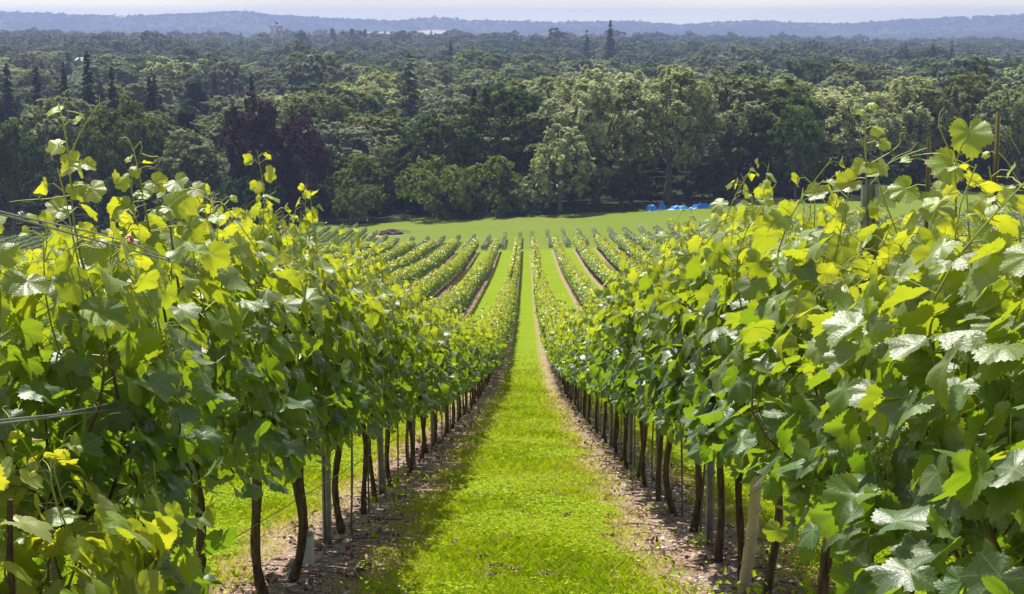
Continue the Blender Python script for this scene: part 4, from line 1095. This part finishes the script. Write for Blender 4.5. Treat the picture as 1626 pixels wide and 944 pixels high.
# rough growth under the fence and the trees
def rough_growth():
    r=np.random.default_rng(21); mb=MB(); n=85000
    x=r.uniform(-95,95,n); q=r.random(n); y=314.5+10.5*q**1.3+.8*np.sin(x*.21)+.5*np.sin(x*.63)
    den=np.sin(x*.35)+np.sin(x*.13+1)+1.2*r.normal(0,.5,n); k=(den>-.6)&~((x>bearing(1012,316))&(x<bearing(1142,316))&(y<317)); x,y=x[k],y[k]; n=len(x)
    h=(.25+.65*np.clip(y-314.7,0,4)/4)*(.8+.4*np.sin(x*.8)); z=ground(x,y)+h*r.random(n)
    leaf_quads(mb,np.stack([x,y,z],1),r.normal(0,.6,(n,3))+np.array([0,-.4,.6]),r.uniform(.10,.22,n),r,r.random(n))
    o=link('undergrowth',mb.mesh('undergrowth',[M_TREE]),kind='stuff',label='rough weeds and brambles along the fence at the wood edge',cat='undergrowth'); o.color=(.060,.085,.030,1)
rough_growth()
# concrete water tower with aerials, and pale roofs among the far trees
M_CONC=simple('pale_concrete',(.50,.42,.39),(.62,.54,.50),.5,.85,.1)
M_DARK=simple('dark_aerial',(.03,.03,.035),(.06,.06,.06),5,.6)
def tower():
    Y=1650.; x=bearing(440,Y)+0.0; x=(440-813)/FPX*(Y*cos(PITCH)+30*sin(PITCH))-Y*math.tan(YAW)
    top=height_for(43,Y); root=empty('water_tower',(x,Y,gz(x,Y)),0,'pale concrete tower with columns and dark aerials above the far trees','tower'); g=gz(x,Y); H=top-g
    for dx,dy in ((-5.2,-3),(5.2,-3),(-5.2,4),(5.2,4),(0,-4)):
        mb=MB(); box(mb,(dx,dy,H/2-1),(1.1,1.1,H+2)); link('column',mb.mesh('column',[M_CONC]),root)
    mb=MB(); box(mb,(0,.5,H-11.5),(13.2,10,2.0)); link('ring_beam',mb.mesh('ring_beam',[M_CONC]),root)
    mb=MB(); box(mb,(0,.5,H-2.5),(12.2,9.2,.5)); link('platform',mb.mesh('platform',[M_CONC]),root)
    mb=MB(); tube(mb,[[0,.5,H-11],[0,.5,H-2]],[1.7,1.7],16); link('tank',mb.mesh('tank',[M_CONC]),root)
    for dx,dz,w,h in ((-6,-.2,3.2,1.8),(-2.4,0,1.0,2.2),(1,3.4,3.4,3.0),(2.9,-1.0,1.6,2.6),(6,-.4,2.2,2.6),(-.6,5.0,.5,2.0)):
        mb=MB(); tube(mb,[[dx,-3,H-2.5],[dx,-3,H+dz+h*.5]],[.18,.12],6); tube(mb,[[dx-w/2,-3.3,H+dz],[dx-w*.3,-3.3,H+dz],[dx-w*.3+.02,-3.3,H+dz+h*.4]],[.5,.5,.4],8)
        tube(mb,[[dx+w*.1,-4.0,H+dz+h*.2],[dx+w*.1,-3.2,H+dz+h*.2]],[h*.38,h*.3],14); link('aerial',mb.mesh('aerial',[M_DARK]),root)
tower()
M_WHITE=simple('white_roof',(.5,.5,.5),(.6,.6,.59),.3,.6)
M_WALL=simple('cream_wall',(.45,.42,.38),(.52,.50,.45),.3,.8)
M_WIN=simple('dark_window',(.02,.025,.03),(.03,.035,.04),1,.15)
def barn(px,py,Y,w,dp,label,rz=.1):
    x=(px-813)/FPX*(Y*cos(PITCH)+30*sin(PITCH))-Y*math.tan(YAW); top=height_for(py,Y); g=gz(x,Y); h=top-g; e=h-2.0
    root=empty('farm_building',(x,Y,g),rz,label,'building','pale buildings among the far trees')
    mb=MB(); box(mb,(0,0,e/2-.5),(w,dp,e+1)); link('wall',mb.mesh('wall',[M_WALL]),root)
    mb=MB(); V=[[-w/2-.3,-dp/2-.4,e],[w/2+.3,-dp/2-.4,e],[w/2+.3,0,h],[-w/2-.3,0,h],[-w/2-.3,dp/2+.4,e],[w/2+.3,dp/2+.4,e]]
    mb.add(V,[[0,1,2,3],[3,2,5,4]],smooth=False); mb.add([V[0],V[3],V[4],V[1],V[2],V[5]],[[0,1,2],[3,5,4]],smooth=False); link('roof',mb.mesh('roof',[M_WHITE]),root)
    for k in range(4):
        mb=MB(); box(mb,(-w/2+w*(k+.5)/4,-dp/2-.02,e-1.6),(1.6,.1,1.3)); link('window',mb.mesh('window',[M_WIN]),root)
barn(225,92,960,9,8,'long white-roofed building half hidden by trees, right one of two')
barn(130,92,1050,8,8,'white-roofed building half hidden by trees, left one of two',-.15)

# ================================================================== GROUND COVER NEAR THE PATH
def grass_blade_mat():
    m,n=mat('grass_blades'); B=NB(n)
    t=B('ShaderNodeAttribute',attribute_name='tint').outputs['Fac']
    col=B.ramp(t,[(0,(.16,.24,.006)),(.35,(.31,.41,.010)),(.62,(.46,.52,.02)),(.75,(.40,.42,.07)),(.82,(.46,.37,.21)),(1,(.33,.25,.15))])
    p=B('ShaderNodeBsdfPrincipled',{'Base Color':col,'Roughness':.7,'Specular IOR Level':.15}); tr=B('ShaderNodeBsdfTranslucent',{'Color':B.mix(1.0,col,(1.5,1.5,.7),'MULTIPLY')})
    B.out(B('ShaderNodeMixShader',{0:.35,1:p.outputs[0],2:tr.outputs[0]}).outputs[0]); return m
M_GRASS=grass_blade_mat()
def rowdist(x):
    e=np.maximum(X0-x,x-X1)
    return np.where(e<0,-e,np.abs((e/S+.5)%1.0-.5)*S)
def cover_points(r,n,y0,y1,xmax=5.6,power=1.6):
    u=r.random(n); e=1-power; y=(y0**e+(y1**e-y0**e)*u)**(1/e); x=r.uniform(-xmax,xmax,n); k=np.abs(x)<.37*y+.3; return x[k],y[k]
def nlow(x,y,s=1.0): return (np.sin(x*3.1*s+y*1.3*s)+np.sin(x*1.7*s-y*2.9*s+1.1)+np.sin(x*5.3*s+y*4.1*s+2.0)*.6)/2.6
def wob(x,y): return .07*np.sin(y*2.1)+.05*np.sin(y*5.3+x)+.04*np.sin(y*11+x*7)
def build_grass():
    r=np.random.default_rng(31); mb=MB()
    for (n,dry) in ((820000,False),(85000,True)):
        x,y=cover_points(r,n,5.5,62 if not dry else 34)
        d=rowdist(x)+wob(x,y)+r.normal(0,.05,len(x))
        edge=.53
        k=(((d>edge)|((d>.3)&(r.random(len(x))<.15)))&(r.random(len(x))<1-sst(24,60,y))) if not dry else ((d>.26+.06*r.random(len(x)))&(d<.58))
        x,y,d=x[k],y[k],d[k]; n=len(x)
        g=ground(x,y); s=np.clip(y/9,.8,4.0)
        h=r.uniform(.018,.05,n)*np.sqrt(s)*(1+.5*nlow(x,y,.8)) if not dry else r.uniform(.012,.042,n)*np.sqrt(s)
        w=r.uniform(.0014,.0028,n)*s; a=r.uniform(0,6.28,n); lean=h*r.uniform(.3,1.4 if not dry else 2.2,n); b=r.uniform(0,6.28,n)
        ux,uy=np.cos(a)*w,np.sin(a)*w; lx,ly=np.cos(b)*lean,np.sin(b)*lean
        V=np.stack([np.stack([x-ux,y-uy,g],1),np.stack([x+ux,y+uy,g],1),np.stack([x+ux*.7+lx*.4,y+uy*.7+ly*.4,g+h*.65],1),np.stack([x+lx,y+ly,g+h],1)],1)
        i=np.arange(n)*4
        if dry: t=r.uniform(.76,1.0,n)
        else:
            t=np.clip(.36+.22*nlow(x,y,.5)+r.normal(0,.14,n)+.5*np.exp(-((d-.53)/.14)**2)*r.random(n)+.42*np.clip(nlow(x*.7+5,y*.23,1.3)-.05,0,1)*r.random(n),0,.8); t=np.where(r.random(n)<.10,r.uniform(.7,.9,n),t)
        mb.add(V.reshape(-1,3),np.stack([i,i+1,i+2,i+3],1),0,True,tint=np.repeat(t,4))
    link('grass',mb.mesh('grass',[M_GRASS]),kind='stuff',label='short bright green grass of the path with dry straw edges',cat='grass')
build_grass()
def build_clover():
    r=np.random.default_rng(32); mb=MB(); x,y=cover_points(r,150000,6,26,2.6,1.9)
    d=rowdist(x)+wob(x,y); k=(d>.5)&(nlow(x+3,y,.62)+.35*nlow(x,y,2.3)+r.normal(0,.38,len(x))>.22); x,y=x[k],y[k]; n=len(x)
    g=ground(x,y)+r.uniform(.015,.045,n); s=np.clip(y/10,.9,1.8)*r.uniform(.007,.012,n)
    for q in range(3):
        a=q*2.094+r.uniform(0,6.28,1)+0*x; P=np.stack([x+np.cos(a)*s*.8,y+np.sin(a)*s*.8,g],1)
        leaf_quads(mb,P,r.normal(0,.28,(n,3))+np.array([0,0,1.0]),s,r,np.clip(r.normal(.3,.14,n),0,.6),flat=.9)
    link('clover',mb.mesh('clover',[M_GRASS]),kind='stuff',label='patches of clover leaves in the grass path',cat='clover')
    V,F=ico(1); m=60; x=r.uniform(-.95,1.05,m)*.85; y=6+r.random(m)**1.5*16; z=ground(x,y)+.05; mb=MB()
    k=rowdist(x)>.45
    for a,b,c in zip(x[k],y[k],z[k]): mb.add(V*r.uniform(.005,.009)*np.array([1,1,.85])+np.array([a,b,c]),F)
    link('clover_flowers',mb.mesh('clover_flowers',[simple('clover_flower',(.55,.50,.44),(.72,.68,.62),200,.8)]),kind='stuff',label='tiny white clover flower heads dotted over the grass path',cat='flowers')
build_clover()
def build_litter():
    r=np.random.default_rng(33); V,F=ico(1)
    # chalk and flint stones
    mb=MB(); n=17000; x,y=cover_points(r,n*2,5.5,30,4.5,1.7); d=rowdist(x)+wob(x,y)*.6; k=(d<.30+.05*r.normal(0,1,len(x)))&(nlow(x,y,1.4)+r.normal(0,.4,len(x))>-.35); x,y=x[k],y[k]; n=len(x)
    s=r.uniform(.004,.014,n)*np.where(r.random(n)<.08,2.0,1.0); P=np.stack([x,y,ground(x,y)+s*.15],1)
    J=r.uniform(.6,1.3,(n,len(V),1))*V[None]*s[:,None,None]*np.stack([r.uniform(.7,1.5,n),r.uniform(.7,1.5,n),r.uniform(.4,.8,n)],1)[:,None,:]
    W=(J+P[:,None,:]).reshape(-1,3); off=(np.arange(n)*len(V))[:,None,None]
    mb.add(W,(F[None]+off).reshape(-1,3),0,False,tint=np.repeat(r.random(n),len(V)))
    m,nn=mat('chalk_stone'); B=NB(nn); c=B.ramp(B('ShaderNodeAttribute',attribute_name='tint').outputs['Fac'],[(0,(.16,.115,.085)),(.45,(.33,.27,.22)),(1,(.60,.55,.49))]); B.out(B('ShaderNodeBsdfPrincipled',{'Base Color':c,'Roughness':.9}).outputs[0])
    link('stones',mb.mesh('stones',[m]),kind='stuff',label='pale chalky stones scattered on the soil under the vines',cat='stones')
    # dead leaves and twigs
    mb=MB(); x,y=cover_points(r,36000,5.5,34,4.5,1.7); d=rowdist(x)+wob(x,y)*.6; k=(d<.36)&(nlow(x+9,y,1.1)+r.normal(0,.45,len(x))>-.1); x,y=x[k],y[k]; n=len(x)
    leaf_quads(mb,np.stack([x,y,ground(x,y)+r.uniform(.005,.04,n)],1),r.normal(0,.55,(n,3))+np.array([0,0,.8]),r.uniform(.008,.022,n)*np.clip(y/10,1,1.8),r,r.random(n),flat=.7)
    m,nn=mat('dead_leaf'); B=NB(nn); c=B.ramp(B('ShaderNodeAttribute',attribute_name='tint').outputs['Fac'],[(0,(.08,.04,.025)),(.4,(.20,.095,.055)),(.75,(.34,.22,.15)),(1,(.46,.36,.27))]); B.out(B('ShaderNodeBsdfPrincipled',{'Base Color':c,'Roughness':.8}).outputs[0])
    for i in range(260):
        px,py=cover_points(r,40,6,22,1.5,1.4); px,py=px[0],py[0]
        if rowdist(np.array([px]))[0]>.42: continue
        a=r.uniform(0,6.28); l=r.uniform(.05,.25); g=gz(px,py)+.012
        tube(mb,[[px-cos(a)*l,py-sin(a)*l,gz(px-cos(a)*l,py-sin(a)*l)+.01],[px,py,g+.012],[px+cos(a)*l,py+sin(a)*l,gz(px+cos(a)*l,py+sin(a)*l)+.01]],[.004,.003,.002],4,0,tint=.1)
    link('leaf_litter',mb.mesh('leaf_litter',[m]),kind='stuff',label='reddish brown dead leaves and prunings on the soil under the vines',cat='litter')
    # weeds: clumps of small upright leafy stems between the trunks
    mb=MB(); r=np.random.default_rng(34); c=[]
    for i in range(520):
        mside=r.integers(-1,3); y=5.5+(r.random()**1.4)*34; x=row_x(mside)+r.normal(0,.24)
        if abs(x)>.37*y: continue
        if nlow(np.array([x]),np.array([y]),.7)[0]+r.normal(0,.3)<.0: continue
        c.append((x,y))
    for x,y in c:
        k=int(r.integers(8,34)); hh=r.uniform(.05,.24); w=r.uniform(.04,.13)
        p=np.stack([x+r.normal(0,w,k),y+r.normal(0,w,k),0*np.arange(k)],1); p[:,2]=ground(p[:,0],p[:,1])+hh*r.random(k)
        leaf_quads(mb,p,r.normal(0,.6,(k,3))+np.array([0,0,.8]),r.uniform(.010,.026,k),r,np.clip(r.normal(.25,.15,k)+r.normal(0,.1),0,.8),flat=.5)
    link('weeds',mb.mesh('weeds',[M_GRASS]),kind='stuff',label='small green weeds growing on the soil between the vine trunks',cat='weeds')
build_litter()
def turf_tufts():
    """brown clippings and worm-cast tufts lying in the path"""
    r=np.random.default_rng(41); mb=MB()
    for i in range(70):
        x=r.uniform(-.7,.7); y=6.5+r.random()**1.5*22; k=int(r.integers(10,40)); w=r.uniform(.01,.035)
        p=np.stack([x+r.normal(0,w*1.6,k),y+r.normal(0,w,k),0*np.arange(k)],1); p[:,2]=ground(p[:,0],p[:,1])+.035+r.random(k)*.02
        leaf_quads(mb,p,r.normal(0,.6,(k,3))+np.array([0,0,.7]),r.uniform(.005,.012,k),r,r.random(k)*.8,flat=.6)
    link('turf_clippings',mb.mesh('turf_clippings',[bpy.data.materials['dead_leaf']]),kind='stuff',label='small brown tufts of clippings lying in the grass path',cat='clippings')
turf_tufts()
# small young vine by the left border with its pale stake
def young_vine():
    q=at_pixel(22,860,3.2); x,y=float(q[0]),float(q[1]); g=gz(x,y); h=float(at_pixel(20,705,3.2)[2])-g
    r_=empty('young_grapevine',(x,y,g),0,'low young grapevine with yellow-green leaves at the bottom left corner','grapevine','grapevines of the row left of the path')
    f=make_foliage('foliage',777,0,shoots=10,half=.24,top=h-.04,tall=.3,lush=1.5,bottom=.25,young=.6,leafscale=.85,foot=.28); link('foliage',f,r_)  # young tint: fresh growth, with sunlit brightness also put into the leaf colour
    mb=MB(); t=np.linspace(0,1,8); tube(mb,np.stack([.01*np.sin(6*t),.01*np.cos(5*t),-.05+.85*t],1),np.linspace(.012,.007,8),7); link('trunk',mb.mesh('trunk',[M_BARK]),r_)
    q=at_pixel(77,797,3.5); x2,y2=float(q[0]),float(q[1]); hs=float(q[2])-gz(x2,y2); mb=MB(); tube(mb,[[0,0,-.1],[.004,0,.4],[.0,.0,hs]],[.010,.010,.010],10)
    o=link('plastic_stake',mb.mesh('plastic_stake',[simple('grey_stake',(.40,.36,.35),(.48,.45,.43),20,.6)]),loc=(x2,y2,gz(x2,y2))); tag(o,'pale grey stake beside the low young vine at the bottom left','stake')
young_vine()

# ================================================================== HAZE
def haze():
    mb=MB(); z0,z1=-75.0,95.0; x=4200.; y0,y1=-60.,9300.
    V=[[-x,y0,z0],[x,y0,z0],[x,y1,z0],[-x,y1,z0],[-x,y0,z1],[x,y0,z1],[x,y1,z1],[-x,y1,z1]]
    mb.add(V,[[0,3,2,1],[4,5,6,7],[0,1,5,4],[1,2,6,5],[2,3,7,6],[3,0,4,7]],smooth=False)
    m,n=mat('haze'); B=NB(n)
    v=B('ShaderNodeVolumePrincipled',{'Color':(.38,.47,.80,1),'Density':HAZE,'Anisotropy':.2}); o=B('ShaderNodeOutputMaterial'); n.links.new(v.outputs[0],o.inputs['Volume'])
    link('haze',mb.mesh('haze',[m]),kind='stuff',label='thin blue summer haze over the valley',cat='haze')
HAZE=.00017
haze()
